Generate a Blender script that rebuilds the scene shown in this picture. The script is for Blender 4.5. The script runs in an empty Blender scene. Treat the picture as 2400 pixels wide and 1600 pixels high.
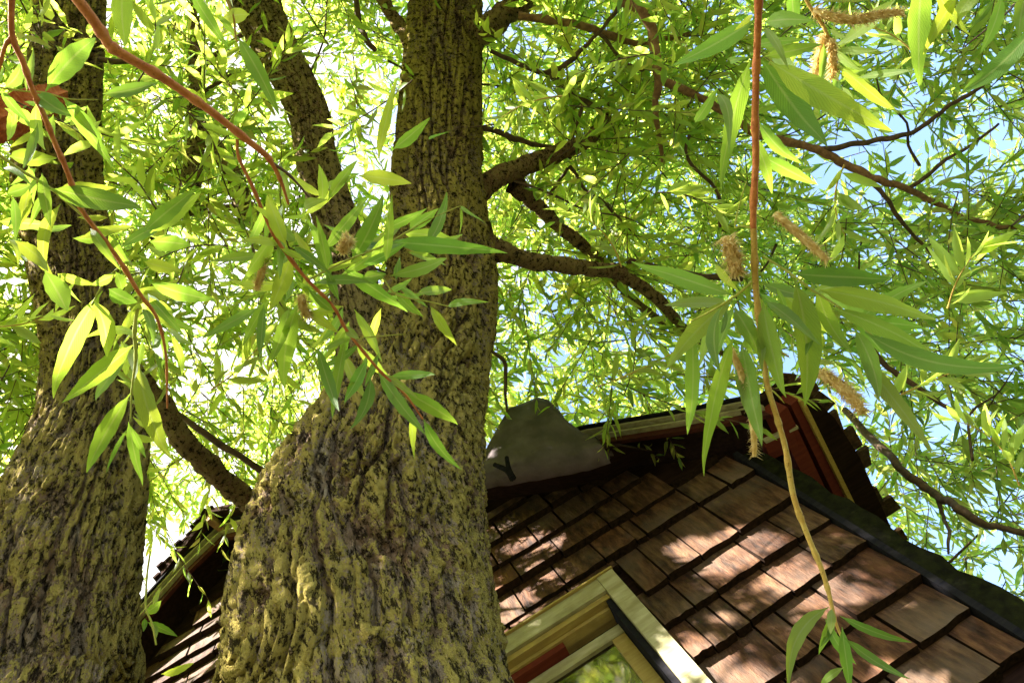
import bpy, math, random
import numpy as np
from mathutils import Vector, Matrix
random.seed(7)
rng = np.random.default_rng(11)
sc = bpy.context.scene
COL = sc.collection

# ---------------------------------------------------------------- camera
FPX = 1900.0                                   # focal length in pixels of the 2400 px wide photograph
def _frame(zx=520.0, zy=300.6, slope=29.13):
    # camera basis from the zenith's vanishing point and the direction of the horizontal shingle courses
    z = np.array([zx-1200, 800-zy, -FPX]); z /= np.linalg.norm(z)
    d = np.array([math.cos(math.radians(slope)), math.sin(math.radians(slope)), 0])
    h = (FPX*z[2])/(d@z)*d + np.array([0, 0, -FPX]); h /= np.linalg.norm(h)
    return np.array([h, np.cross(z, h), z])
RW = _frame()
EYE = np.array([0, 0, 1.6])
def ray(x, y):
    c = np.array([x-1200, 800-y, -FPX]); return RW @ (c/np.linalg.norm(c))
def at(x, y, d):                               # the point seen at (x, y) at d metres
    return EYE + ray(x, y)*d
def atY(x, y, Y):                              # the point seen at (x, y) on the vertical plane Y
    r = ray(x, y); return EYE + r*(Y/r[1])
def project(P):
    c = (np.asarray(P)-EYE) @ RW
    w = np.where(c[..., 2] < -1e-3, -c[..., 2], 1e-3)
    return 1200+FPX*c[..., 0]/w, 800-FPX*c[..., 1]/w, -c[..., 2]
cd = bpy.data.cameras.new('camera'); cam = bpy.data.objects.new('camera', cd); COL.objects.link(cam)
M4 = Matrix.Identity(4)
for i in range(3):
    for j in range(3): M4[i][j] = RW[i, j]
M4.translation = Vector(EYE)
cam.matrix_world = M4
cd.sensor_width = 36; cd.lens = 36*FPX/2400; cd.clip_start = 0.05; cd.clip_end = 2000
sc.camera = cam

# ---------------------------------------------------------------- sky, sun, exposure
SUN = np.array([-0.44, -0.58, 0.69]); SUN /= np.linalg.norm(SUN)
w = bpy.data.worlds.new('World'); sc.world = w; w.use_nodes = True
nt = w.node_tree; bg = nt.nodes['Background']
sky = nt.nodes.new('ShaderNodeTexSky'); sky.sky_type = 'NISHITA'; sky.sun_disc = False
sky.sun_elevation = math.asin(SUN[2]); sky.sun_rotation = math.atan2(SUN[0], SUN[1])
sky.air_density = 1.0; sky.dust_density = 1.5; sky.ozone_density = 1.6
# white cloud veil added in place of sun glare; breaks up towards the blue half
tc_ = nt.nodes.new('ShaderNodeTexCoord')
dt = nt.nodes.new('ShaderNodeVectorMath'); dt.operation = 'DOT_PRODUCT'; dt.inputs[1].default_value = (-0.79, -0.35, 0.50)
nz_ = nt.nodes.new('ShaderNodeTexNoise'); nz_.inputs['Scale'].default_value = 3.2; nz_.inputs['Detail'].default_value = 7; nz_.inputs['Roughness'].default_value = 0.6
ad = nt.nodes.new('ShaderNodeMath'); ad.operation = 'MULTIPLY_ADD'; ad.inputs[1].default_value = 1.3
mr = nt.nodes.new('ShaderNodeMapRange'); mr.interpolation_type = 'SMOOTHSTEP'; mr.inputs['From Min'].default_value = 0.72; mr.inputs['From Max'].default_value = 1.22
mxs = nt.nodes.new('ShaderNodeMix'); mxs.data_type = 'RGBA'; mxs.inputs[7].default_value = (3.1, 3.0, 2.85, 1)
nt.links.new(tc_.outputs['Generated'], dt.inputs[0]); nt.links.new(tc_.outputs['Generated'], nz_.inputs['Vector'])
nt.links.new(nz_.outputs[0], ad.inputs[0]); nt.links.new(dt.outputs['Value'], ad.inputs[2]); nt.links.new(ad.outputs[0], mr.inputs['Value'])
nt.links.new(mr.outputs[0], mxs.inputs[0]); nt.links.new(sky.outputs[0], mxs.inputs[6])
nt.links.new(mxs.outputs[2], bg.inputs[0]); bg.inputs[1].default_value = 0.072
sl = bpy.data.lights.new('sun', 'SUN'); sl.energy = 4.0; sl.angle = math.radians(0.5); sl.color = (1, 0.95, 0.87)
so = bpy.data.objects.new('sun', sl); COL.objects.link(so)
so.rotation_euler = Vector(-SUN).to_track_quat('-Z', 'Y').to_euler(); so.location = (-3, -3, 12)
vs = sc.view_settings; vs.view_transform = 'Standard'; vs.look = 'None'; vs.gamma = 1; vs.use_curve_mapping = False
vs.exposure = 3.4
sc.cycles.max_bounces = 8; sc.cycles.transparent_max_bounces = 8; sc.cycles.use_denoising = True

# ---------------------------------------------------------------- materials
def mat(name, build):
    m = bpy.data.materials.new(name); m.use_nodes = True
    t = m.node_tree; t.nodes.clear(); out = t.nodes.new('ShaderNodeOutputMaterial')
    t.links.new(build(t), out.inputs[0]); return m
def N(t, kind, **kw):
    n = t.nodes.new('ShaderNode'+kind)
    for k, v in kw.items():
        if k.startswith('_'): setattr(n, k[1:], v)
        else:
            s = n.inputs[int(k[1:])] if k[0] == 'i' and k[1:].isdigit() else n.inputs[k.replace('0', ' ')]
            if isinstance(v, bpy.types.NodeSocket): t.links.new(v, s)
            else: s.default_value = v
    return n
def ramp(t, fac, stops):
    r = t.nodes.new('ShaderNodeValToRGB'); e = r.color_ramp.elements
    while len(e) < len(stops): e.new(0.5)
    for k, (p, c) in enumerate(stops): e[k].position = p; e[k].color = (*c, 1) if len(c) == 3 else c
    t.links.new(fac, r.inputs[0]); return r.outputs[0]
def mixc(t, fac, a, b, mode='MIX'):
    m = t.nodes.new('ShaderNodeMix'); m.data_type = 'RGBA'; m.blend_type = mode
    for s, v in ((m.inputs[0], fac), (m.inputs[6], a), (m.inputs[7], b)):
        if isinstance(v, bpy.types.NodeSocket): t.links.new(v, s)
        elif isinstance(v, tuple): s.default_value = (*v, 1)
        else: s.default_value = v
    return m.outputs[2]
def math_(t, op, a, b=0.0, c=0.0):
    m = t.nodes.new('ShaderNodeMath'); m.operation = op
    for s, v in zip(m.inputs, (a, b, c)):
        if isinstance(v, bpy.types.NodeSocket): t.links.new(v, s)
        else: s.default_value = v
    return m.outputs[0]
def noise(t, scale, vec=None, detail=4, rough=0.55):
    n = N(t, 'TexNoise', Scale=scale, Detail=detail, Roughness=rough)
    if vec is not None: t.links.new(vec, n.inputs['Vector'])
    return n.outputs[0]
def coords(t, sc3=(1, 1, 1), kind='Object', rnd=0.0):
    v = N(t, 'TexCoord').outputs[kind]
    mp = N(t, 'Mapping', Vector=v); mp.inputs['Scale'].default_value = sc3
    if rnd:
        oi = N(t, 'ObjectInfo').outputs['Random']
        k = math_(t, 'MULTIPLY', oi, rnd)
        cb = N(t, 'CombineXYZ', X=k, Y=k, Z=k).outputs[0]
        a = N(t, 'VectorMath', _operation='ADD', i0=mp.outputs[0], i1=cb)
        return a.outputs[0]
    return mp.outputs[0]
def bump(t, h, strength, dist):
    return N(t, 'Bump', Strength=strength, Distance=dist, Height=h).outputs[0]
def principled(t, col, rough=0.8, nrm=None, spec=0.3):
    p = N(t, 'BsdfPrincipled', Roughness=rough)
    p.inputs['Specular IOR Level'].default_value = spec
    if isinstance(col, bpy.types.NodeSocket): t.links.new(col, p.inputs['Base Color'])
    else: p.inputs['Base Color'].default_value = (*col, 1)
    if nrm is not None: t.links.new(nrm, p.inputs['Normal'])
    return p

def bark_mat(name, lich, brown, grey, lichen_amt, ybias):
    def b(t):
        c = coords(t)
        rg = N(t, 'Attribute', _attribute_name='ridge').outputs['Fac']
        n1 = noise(t, 5.0, c, 5, 0.6); n2 = noise(t, 120.0, coords(t, (1, 1, 0.7)), 4, 0.75); n3 = noise(t, 2.2, c, 3)
        n4 = noise(t, 24.0, coords(t, (1, 1, 0.45)), 5, 0.7)
        col = mixc(t, ramp(t, n1, [(0.35, (0, 0, 0)), (0.7, (1, 1, 1))]), brown, grey)
        col = mixc(t, ramp(t, n4, [(0.45, (0, 0, 0)), (0.75, (0.8, 0.8, 0.8))]), col, (brown[0]*1.25, brown[1]*0.9, brown[2]*0.7))
        # lichen grows on the raised plates, in patches
        k = math_(t, 'ADD', math_(t, 'MULTIPLY', rg, 0.42), math_(t, 'MULTIPLY', math_(t, 'SUBTRACT', n2, 0.26), 1.45))
        k = math_(t, 'ADD', k, math_(t, 'MULTIPLY', math_(t, 'SUBTRACT', n3, 0.5), 0.8))
        k = math_(t, 'ADD', k, math_(t, 'MULTIPLY', math_(t, 'SUBTRACT', n4, 0.5), 0.9))
        st = noise(t, 1.0, coords(t, (70, 70, 9)), 5, 0.75)             # stringy vertical fibres
        k = math_(t, 'ADD', k, math_(t, 'MULTIPLY', math_(t, 'SUBTRACT', st, 0.5), 0.9))
        f = ramp(t, k, [(0.78-lichen_amt*0.3, (0, 0, 0)), (0.85-lichen_amt*0.3, (1, 1, 1))])
        col = mixc(t, ramp(t, st, [(0.46, (0, 0, 0)), (0.60, (0.85, 0.85, 0.85))]), col, (0.028, 0.018, 0.012))
        lc = mixc(t, n4, (lich[0]*0.55, lich[1]*0.6, lich[2]*0.7), (lich[0]*1.2, lich[1]*1.15, lich[2]*1.1))
        col = mixc(t, f, col, lc)
        # flakes: crisp dark pits and pale chips of old bark between the lichen
        pv = coords(t, (60, 60, 12)); pit = noise(t, 1.0, pv, 6, 0.78); chip = noise(t, 1.0, coords(t, (80, 80, 18)), 5, 0.8)
        pitm = ramp(t, pit, [(0.425, (1, 1, 1)), (0.475, (0, 0, 0))])
        col = mixc(t, math_(t, 'MULTIPLY', pitm, 0.92), col, (0.020, 0.013, 0.009))
        col = mixc(t, ramp(t, chip, [(0.60, (0, 0, 0)), (0.66, (0.75, 0.75, 0.75))]), col, (lich[0]*1.15, lich[1]*1.0, lich[2]*2.4))
        h = math_(t, 'ADD', noise(t, 220.0, c, 3, 0.7), math_(t, 'MULTIPLY', n2, 1.6))
        h = math_(t, 'ADD', h, math_(t, 'ADD', math_(t, 'MULTIPLY', pitm, -2.0), math_(t, 'MULTIPLY', chip, 1.5)))
        return principled(t, col, 0.95, bump(t, h, 1.0, 0.016), 0.05).outputs[0]
    return mat(name, b)
M_BARK = bark_mat('lichen_bark', (0.60, 0.475, 0.125), (0.31, 0.20, 0.12), (0.56, 0.46, 0.34), 0.84, 0)
M_BARK2 = bark_mat('brown_bark', (0.60, 0.46, 0.20), (0.36, 0.22, 0.13), (0.58, 0.43, 0.31), 0.78, 0)
M_BARK3 = bark_mat('olive_bark', (0.58, 0.455, 0.13), (0.31, 0.20, 0.12), (0.55, 0.44, 0.33), 0.83, 0)
M_LIMBBARK = bark_mat('limb_bark_rough', (0.46, 0.33, 0.14), (0.27, 0.14, 0.08), (0.45, 0.28, 0.17), 0.75, 0)
def twigbark(name, c1, c2, scale=40):
    def b(t):
        c = coords(t); n = noise(t, scale, c, 4, 0.6)
        col = mixc(t, ramp(t, n, [(0.35, (0, 0, 0)), (0.65, (1, 1, 1))]), c1, c2)
        fl = ramp(t, noise(t, scale*4.5, c, 3, 0.6), [(0.60, (0, 0, 0)), (0.70, (0.7, 0.7, 0.7))])
        col = mixc(t, fl, col, tuple(x*0.35 for x in c1))
        return principled(t, col, 0.75, bump(t, noise(t, scale*3, c), 0.5, 0.003), 0.25).outputs[0]
    return mat(name, b)
M_LIMB = twigbark('limb_bark', (0.17, 0.085, 0.05), (0.34, 0.19, 0.10))
M_DARK = twigbark('dark_twig_bark', (0.06, 0.04, 0.028), (0.15, 0.09, 0.055))
M_ORANGE = twigbark('orange_twig_bark', (0.34, 0.095, 0.025), (0.50, 0.19, 0.05), 90)
M_GOLD = twigbark('golden_twig_bark', (0.42, 0.25, 0.05), (0.50, 0.36, 0.09), 90)
M_RAW = twigbark('raw_orange_wood', (0.42, 0.07, 0.03), (0.60, 0.18, 0.08), 60)
M_SHOOT = twigbark('green_shoot', (0.30, 0.34, 0.05), (0.42, 0.42, 0.08), 60)

def leaf_shader(t, col, tcol, tr=0.5, rough=0.42, nrm=None, spec=0.35):
    p = principled(t, col, rough, nrm, spec)
    tl = N(t, 'BsdfTranslucent')
    t.links.new(tcol, tl.inputs['Color'])
    if nrm is not None: t.links.new(nrm, tl.inputs['Normal'])
    m = N(t, 'MixShader', i0=tr, i1=p.outputs[0], i2=tl.outputs[0])
    return m.outputs[0]
def crown_leaf(t):
    r = N(t, 'NewGeometry').outputs['Random Per Island']
    col = ramp(t, r, [(0, (0.06, 0.13, 0.03)), (0.45, (0.11, 0.18, 0.035)), (0.8, (0.17, 0.22, 0.04)), (1, (0.25, 0.25, 0.06))])
    tc = ramp(t, r, [(0, (0.36, 0.60, 0.07)), (0.45, (0.58, 0.76, 0.09)), (0.8, (0.74, 0.80, 0.12)), (1, (0.82, 0.80, 0.16))])
    return leaf_shader(t, col, tc, 0.66)
M_CROWN = mat('crown_leaf', crown_leaf)
def near_leaf(t):
    oi = N(t, 'ObjectInfo').outputs['Random']
    a = N(t, 'Attribute', _attribute_name='across').outputs['Fac']
    al = N(t, 'Attribute', _attribute_name='along').outputs['Fac']
    rib = ramp(t, a, [(0.0, (1, 1, 1)), (0.07, (0.75, 0.75, 0.75)), (0.14, (0, 0, 0))])
    ph = math_(t, 'SUBTRACT', math_(t, 'MULTIPLY', al, 26.0), math_(t, 'MULTIPLY', a, 5.0))
    vein = math_(t, 'POWER', math_(t, 'ABSOLUTE', math_(t, 'SINE', math_(t, 'MULTIPLY', ph, 3.1416))), 6.0)
    nz = noise(t, 30.0, coords(t), 4); sp = ramp(t, noise(t, 130.0, coords(t, (1, 1, 1), 'Object', 9.0), 3, 0.6), [(0.66, (0, 0, 0)), (0.74, (0.8, 0.8, 0.8))])
    col = ramp(t, oi, [(0, (0.065, 0.14, 0.03)), (0.5, (0.105, 0.18, 0.04)), (1, (0.16, 0.21, 0.05))])
    col = mixc(t, ramp(t, nz, [(0.4, (0, 0, 0)), (0.75, (0.5, 0.5, 0.5))]), col, (0.13, 0.17, 0.03))
    col = mixc(t, math_(t, 'MULTIPLY', rib, 0.7), col, (0.26, 0.30, 0.09))
    col = mixc(t, sp, col, (0.20, 0.15, 0.04))
    tc = ramp(t, oi, [(0, (0.26, 0.46, 0.04)), (0.5, (0.40, 0.56, 0.045)), (1, (0.56, 0.62, 0.05))])
    tc = mixc(t, math_(t, 'MULTIPLY', rib, 0.5), tc, (0.5, 0.55, 0.15))
    tc = mixc(t, math_(t, 'MULTIPLY', vein, 0.12), tc, (0.22, 0.36, 0.04))
    h = math_(t, 'ADD', math_(t, 'MULTIPLY', vein, -0.5), nz)
    return leaf_shader(t, col, tc, 0.52, 0.5, bump(t, h, 0.25, 0.0015), 0.2)
M_LEAF = mat('near_leaf', near_leaf)
def catkin_(t):
    n = noise(t, 180.0, coords(t), 3)
    col = ramp(t, n, [(0.3, (0.56, 0.38, 0.11)), (0.7, (0.85, 0.72, 0.36))])
    return leaf_shader(t, col, col, 0.5, 0.9, None, 0.05)
M_CATKIN = mat('catkin_fluff', catkin_)
def shake(t):
    c = coords(t, (34, 34, 3.0), 'Object', 37.0); c2 = coords(t, (3, 3, 2.2), 'Object', 91.0); cf = coords(t, (120, 120, 7), 'Object', 17.0)
    oi = N(t, 'ObjectInfo').outputs['Random']
    g = noise(t, 1.0, c, 5, 0.65); s = noise(t, 1.0, c2, 4, 0.6); f = noise(t, 1.0, cf, 4, 0.7)
    col = ramp(t, g, [(0.34, (0.020, 0.009, 0.005)), (0.5, (0.078, 0.037, 0.019)), (0.68, (0.18, 0.098, 0.054))])
    tone = ramp(t, oi, [(0, (0.62, 0.52, 0.45)), (0.35, (1.0, 0.86, 0.72)), (0.7, (0.92, 0.95, 0.85)), (1, (1.2, 1.0, 0.84))])
    col = mixc(t, 1.0, col, tone, 'MULTIPLY')
    col = mixc(t, ramp(t, s, [(0.48, (0, 0, 0)), (0.72, (0.75, 0.75, 0.75))]), col, (0.16, 0.112, 0.082))     # weathered grey
    col = mixc(t, ramp(t, s, [(0.25, (0.7, 0.7, 0.7)), (0.42, (0, 0, 0))]), col, (0.17, 0.06, 0.024))       # rusty tannin
    h = math_(t, 'ADD', math_(t, 'MULTIPLY', g, 1.0), math_(t, 'MULTIPLY', f, 0.6))
    return principled(t, col, 0.8, bump(t, h, 0.8, 0.012), 0.25).outputs[0]
M_SHAKE = mat('cedar_shake', shake)
M_BUTTSHADE = mat('butt_shade', lambda t: principled(t, ramp(t, noise(t, 60.0, coords(t)), [(0.3, (0.012, 0.008, 0.006)), (0.7, (0.04, 0.022, 0.014))]), 0.95, None, 0.05).outputs[0])  # shade under each course, painted near-black onto butt and side faces
def wood(name, c1, c2, rough=0.7, sc3=(6, 60, 60), b_=0.4):
    def b(t):
        c = coords(t, sc3); n = noise(t, 1.0, c, 5, 0.6); n2 = noise(t, 9.0, coords(t), 4, 0.6); spec = 0.02 if max(c2) < 0.06 else 0.25
        col = mixc(t, ramp(t, n, [(0.35, (0, 0, 0)), (0.68, (1, 1, 1))]), c1, c2)
        col = mixc(t, ramp(t, n2, [(0.5, (0, 0, 0)), (0.8, (0.6, 0.6, 0.6))]), col, tuple(x*0.55 for x in c1))
        return principled(t, col, rough, bump(t, n, b_, 0.006), spec).outputs[0]
    return mat(name, b)
M_CREAM = wood('mossy_cream_paint', (0.30, 0.26, 0.125), (0.50, 0.45, 0.28), 0.75, (5, 28, 28), 0.7)
M_FASCIA = wood('weathered_fascia', (0.28, 0.24, 0.14), (0.46, 0.41, 0.26), 0.8, (8, 40, 40), 0.7)
M_OCHRE = wood('ochre_paint', (0.36, 0.24, 0.07), (0.46, 0.34, 0.11), 0.6)
M_RED = wood('red_brown_stain', (0.11, 0.014, 0.007), (0.17, 0.027, 0.011), 0.8)
M_DRED = wood('dark_red_stain', (0.045, 0.010, 0.007), (0.085, 0.018, 0.011), 0.85)
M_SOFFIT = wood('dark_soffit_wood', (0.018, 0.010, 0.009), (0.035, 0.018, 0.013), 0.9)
M_TRIM = wood('black_stained_trim', (0.012, 0.012, 0.016), (0.022, 0.02, 0.022), 0.8)
M_MOSSY = wood('mossy_dark_board', (0.009, 0.009, 0.006), (0.02, 0.022, 0.008), 1.0, (30, 30, 30), 0.9)
M_HOOD = wood('weathered_grey_wood', (0.08, 0.064, 0.064), (0.145, 0.116, 0.114), 0.95, (9, 9, 5), 0.8)
M_INSIDE = wood('room_wall', (0.10, 0.08, 0.06), (0.14, 0.11, 0.08), 0.9)
M_GLASS = mat('window_glass', lambda t: N(t, 'MixShader', i0=N(t, 'Fresnel', IOR=2.3).outputs[0],
    i1=N(t, 'BsdfTransparent', Color=(0.72, 0.76, 0.72, 1)).outputs[0], i2=N(t, 'BsdfGlossy', Roughness=0.05, Color=(0.9, 0.82, 0.68, 1)).outputs[0]).outputs[0])
def ground_(t):
    c = coords(t); n = noise(t, 1.3, c, 6, 0.6); n2 = noise(t, 18.0, c, 5, 0.7)
    col = ramp(t, n, [(0.35, (0.045, 0.036, 0.022)), (0.6, (0.035, 0.055, 0.015)), (0.8, (0.05, 0.065, 0.02))])
    col = mixc(t, 0.4, col, ramp(t, n2, [(0.3, (0.03, 0.028, 0.018)), (0.7, (0.09, 0.08, 0.045))]))
    return principled(t, col, 0.95, bump(t, n2, 0.8, 0.03), 0.1).outputs[0]
M_GROUND = mat('garden_ground', ground_)

# ---------------------------------------------------------------- mesh helpers
def mesh(name, V, F, m, smooth=False):
    me = bpy.data.meshes.new(name)
    if isinstance(F, np.ndarray):
        V = np.ascontiguousarray(V, np.float32); k = F.shape[1]
        me.vertices.add(len(V)); me.vertices.foreach_set('co', V.ravel())
        me.loops.add(F.size); me.loops.foreach_set('vertex_index', np.ascontiguousarray(F, np.int32).ravel())
        me.polygons.add(len(F)); me.polygons.foreach_set('loop_start', np.arange(0, F.size, k, dtype=np.int32))
        me.update(calc_edges=True)
    else:
        me.from_pydata([tuple(v) for v in V], [], F)
    if smooth: me.polygons.foreach_set('use_smooth', np.ones(len(me.polygons), bool))
    me.materials.append(m); return me
def link(name, me, parent=None, loc=None):
    o = bpy.data.objects.new(name, me); COL.objects.link(o)
    if loc is not None: o.location = loc
    if parent is not None: o.parent = parent; 
    if parent is not None: o.matrix_parent_inverse = Matrix.Translation(-Vector(parent.location))
    return o
def thing(name, label, cat, loc=(0, 0, 0), group=None):
    o = bpy.data.objects.new(name, None); COL.objects.link(o); o.location = loc; o.empty_display_size = 0.2
    o['label'] = label; o['category'] = cat
    if group: o['group'] = group
    return o
BOXF = [(0, 3, 2, 1), (4, 5, 6, 7), (0, 1, 5, 4), (1, 2, 6, 5), (2, 3, 7, 6), (3, 0, 4, 7)]
def boxv(x0, x1, y0, y1, z0, z1):
    return [(x0, y0, z0), (x1, y0, z0), (x1, y1, z0), (x0, y1, z0), (x0, y0, z1), (x1, y0, z1), (x1, y1, z1), (x0, y1, z1)]
def box(name, b, m, parent=None):
    x0, x1, y0, y1, z0, z1 = b
    c = ((x0+x1)/2, (y0+y1)/2, (z0+z1)/2)
    me = mesh(name, boxv(x0-c[0], x1-c[0], y0-c[1], y1-c[1], z0-c[2], z1-c[2]), BOXF, m)
    return link(name, me, parent, c)
def strip(name, P, Q, n, w0, w1, m, parent):       # a board following polyline P..Q: section spans n (depth) and w (height)
    pass
def catmull(P, n):
    P = np.asarray(P, float); A = np.vstack([2*P[0]-P[1], P, 2*P[-1]-P[-2]]); out = []
    for i in range(len(P)-1):
        p0, p1, p2, p3 = A[i:i+4]
        for t in np.linspace(0, 1, n, endpoint=False):
            out.append(0.5*((2*p1)+(p2-p0)*t+(2*p0-5*p1+4*p2-p3)*t*t+(3*p1-p0-3*p2+p3)*t**3))
    out.append(P[-1]); return np.array(out)
def frames(C):
    T = np.gradient(C, axis=0); T /= np.linalg.norm(T, axis=1)[:, None]
    a = np.array([1, 0, 0.]) if abs(T[0, 0]) < 0.8 else np.array([0, 1., 0]); U = []
    for t in T:
        a = a-t*(a@t); a /= np.linalg.norm(a); U.append(a.copy())
    U = np.array(U); return T, U, np.cross(T, U)
def tube(P, R, ns=8, n=6, wob=0.0):
    C = catmull(np.column_stack([P, R]), n); R = C[:, 3]; C = C[:, :3]
    T, U, W = frames(C); th = np.arange(ns)*2*math.pi/ns
    r = R[:, None]*(1+wob*rng.normal(size=(len(C), ns)))
    V = C[:, None]+r[..., None]*(np.cos(th)[None, :, None]*U[:, None]+np.sin(th)[None, :, None]*W[:, None])
    k = len(C); i = np.arange(k-1)[:, None]*ns; j = np.arange(ns)[None]; j2 = (j+1) % ns
    F = np.stack([i+j, i+j2, i+ns+j2, i+ns+j], -1).reshape(-1, 4)
    V = np.vstack([V.reshape(-1, 3), C[-1][None]+T[-1]*R[-1]*0.6])
    e = (k-1)*ns; cap = np.stack([e+j[0], e+j2[0], np.full(ns, k*ns), np.full(ns, k*ns)], -1)
    Fl = [tuple(x) for x in F]+[(a, b, c) for a, b, c, _ in cap]
    return V, Fl
def branch(name, P, R, m, parent, ns=8, n=6, wob=0.03):
    V, F = tube(P, R, ns, n, wob); return link(name, mesh(name, V, F, m, True), parent)

# numpy gradient noise
_perm = np.random.default_rng(3).permutation(4096)
_grad = np.random.default_rng(4).normal(size=(4096, 3)); _grad /= np.linalg.norm(_grad, axis=1)[:, None]
def pnoise(P):
    I = np.floor(P).astype(np.int64); f = P-I; u = f*f*f*(f*(f*6-15)+10); o = 0
    for dx in (0, 1):
        for dy in (0, 1):
            for dz in (0, 1):
                h = _perm[(_perm[(_perm[(I[:, 0]+dx) & 4095]+I[:, 1]+dy) & 4095]+I[:, 2]+dz) & 4095]
                g = _grad[h]; d = g[:, 0]*(f[:, 0]-dx)+g[:, 1]*(f[:, 1]-dy)+g[:, 2]*(f[:, 2]-dz)
                o = o+d*(u[:, 0] if dx else 1-u[:, 0])*(u[:, 1] if dy else 1-u[:, 1])*(u[:, 2] if dz else 1-u[:, 2])
    return o
def trunk(name, P, R, amp, m, parent, ns, rows, seed, twist=0.0, flut=0.05):
    C = catmull(np.column_stack([P, R]), 40); L = np.concatenate([[0], np.cumsum(np.linalg.norm(np.diff(C[:, :3], axis=0), axis=1))])
    # rows spaced by what the camera sees: denser where the trunk is near
    s = np.linspace(0, L[-1], 2000); cc = np.column_stack([np.interp(s, L, C[:, k]) for k in range(4)])
    dens = 1/np.linalg.norm(cc[:, :3]-EYE, axis=1)**1.0; px, py, pz = project(cc[:, :3])
    dens *= np.where((py > -250) & (py < 1850) & (pz > 0), 1, 0.12)
    cum = np.cumsum(dens); cum = (cum-cum[0])/(cum[-1]-cum[0]); s = np.interp(np.linspace(0, 1, rows), cum, s)
    cc = np.column_stack([np.interp(s, L, C[:, k]) for k in range(4)]); R = cc[:, 3]; Cn = cc[:, :3]
    T, U, W = frames(Cn); th = np.arange(ns)*2*math.pi/ns
    mid = rows//3; e_ = EYE-Cn[mid]; th0 = math.atan2(e_@W[mid], e_@U[mid]); th = th-0.55*np.sin(th-th0)   # finer mesh where it faces the path
    S, TH = np.meshgrid(s, th, indexing='ij'); RR = np.repeat(R[:, None], ns, 1)
    D = np.cos(TH)[..., None]*U[:, None]+np.sin(TH)[..., None]*W[:, None]
    q = TH+twist*S; rm = 0.30
    Pn = np.stack([rm*np.cos(q), rm*np.sin(q), S], -1).reshape(-1, 3)+seed
    sc_ = np.clip(RR.ravel()/0.3, 0.6, 0.8)
    Wp = np.stack([pnoise(Pn*3.1+7), pnoise(Pn*3.1+31), pnoise(Pn*3.1+53)], -1)*np.array([0.05, 0.05, 0.12])
    Wf = np.stack([pnoise(Pn*42+7), pnoise(Pn*42+31), pnoise(Pn*42+53)], -1)*np.array([0.008, 0.008, 0.02])
    Q = Pn+Wp+Wf                                                       # frayed edges
    n1 = pnoise(Q*np.array([15, 15, 2.4])); n2 = pnoise(Q*np.array([36, 36, 6.5])+17); n3 = pnoise(Q*np.array([75, 75, 40])+5); n4 = pnoise(Q*np.array([140, 140, 110])+9)
    n5 = pnoise(Q*np.array([3.2, 3.2, 1.6])+41); n6 = pnoise(Q*np.array([14, 14, 19])+23)
    r1 = np.clip(np.abs(n1+0.16*n2)*7.5-0.10, 0, 1)**0.7; r2 = np.clip(np.abs(n2)*6.5-0.10, 0, 1)**0.7; r3 = np.clip(np.abs(n6)*7.0, 0, 1)   # furrows, side cracks, cross cracks
    pl = np.floor((n3*1.2+n2*0.6)*4)/4                                 # flaking scales
    hgt = (0.74*r1+0.18*r1*r2+0.12*r2)*(0.88+0.12*r3)*np.clip(0.9+0.6*n5, 0.55, 1.2)+0.11*pl*(0.35+0.65*r1)+0.12*n3+0.11*n4
    lob = pnoise(np.stack([2.2*np.cos(TH), 2.2*np.sin(TH), S*0.55], -1).reshape(-1, 3)+seed)
    rad = RR.ravel()*(1+flut*lob)+(hgt-0.75)*amp*sc_
    V = (Cn[:, None]+rad.reshape(rows, ns)[..., None]*D).reshape(-1, 3)
    i = np.arange(rows-1)[:, None]*ns; j = np.arange(ns)[None]; j2 = (j+1) % ns
    F = np.stack([i+j, i+j2, i+ns+j2, i+ns+j], -1).reshape(-1, 4)
    me = mesh(name, V, F, m, True)
    a = me.attributes.new('ridge', 'FLOAT', 'POINT'); a.data.foreach_set('value', np.clip(hgt, 0, 1).astype(np.float32))
    return link(name, me, parent)

# ---------------------------------------------------------------- ground
gr = link('ground', mesh('ground', [(-400, -400, 0), (400, -400, 0), (400, 400, 0), (-400, 400, 0)], [(0, 1, 2, 3)], M_GROUND)); gr['kind'] = 'structure'

# ---------------------------------------------------------------- house
D = 2.25; DM = 2.20                                  # DM: plane of the shake faces; the shingled gable wall stands 2.2 m in front of the camera
house = thing('shingled_house', 'brown cedar shingled house gable with cream window casing behind the mossy willow trunks', 'house', (0, D, 0))
UC = 0.600*DM                                         # right corner of the wall
YF = 2.06                                            # plane of the rake boards
prof_px = [(60, 1745), (180, 1610), (300, 1483), (430, 1336), (520, 1250), (700, 1203), (1120, 1094), (1393, 1027), (1597, 995), (1790, 958)]
prof = [atY(x, y, YF) for x, y in prof_px]; prof = [(p[0], p[2]) for p in prof]
prof = [(prof[0][0]-0.9, prof[0][1]-1.25)]+prof+[(prof[-1][0]+0.10, prof[-1][1]-0.075)]
PU = np.array([p[0] for p in prof]); PH = np.array([p[1] for p in prof])
def roof_h(u): return float(np.interp(u, PU, PH))
def extrude(name, prof, off0, off1, y0, y1, m, parent):   # section between profile+off0 and profile+off1, from y0 to y1
    n = len(prof); V = []
    for (u, h) in prof: V += [(u, y0, h+off0), (u, y0, h+off1), (u, y1, h+off1), (u, y1, h+off0)]
    F = []
    for i in range(n-1):
        a = i*4; b = a+4
        for k in range(4): F.append((a+k, b+k, b+(k+1) % 4, a+(k+1) % 4))
    F += [(3, 2, 1, 0), (n*4-4, n*4-3, n*4-2, n*4-1)]
    return link(name, mesh(name, V, F, m), parent)
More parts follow.
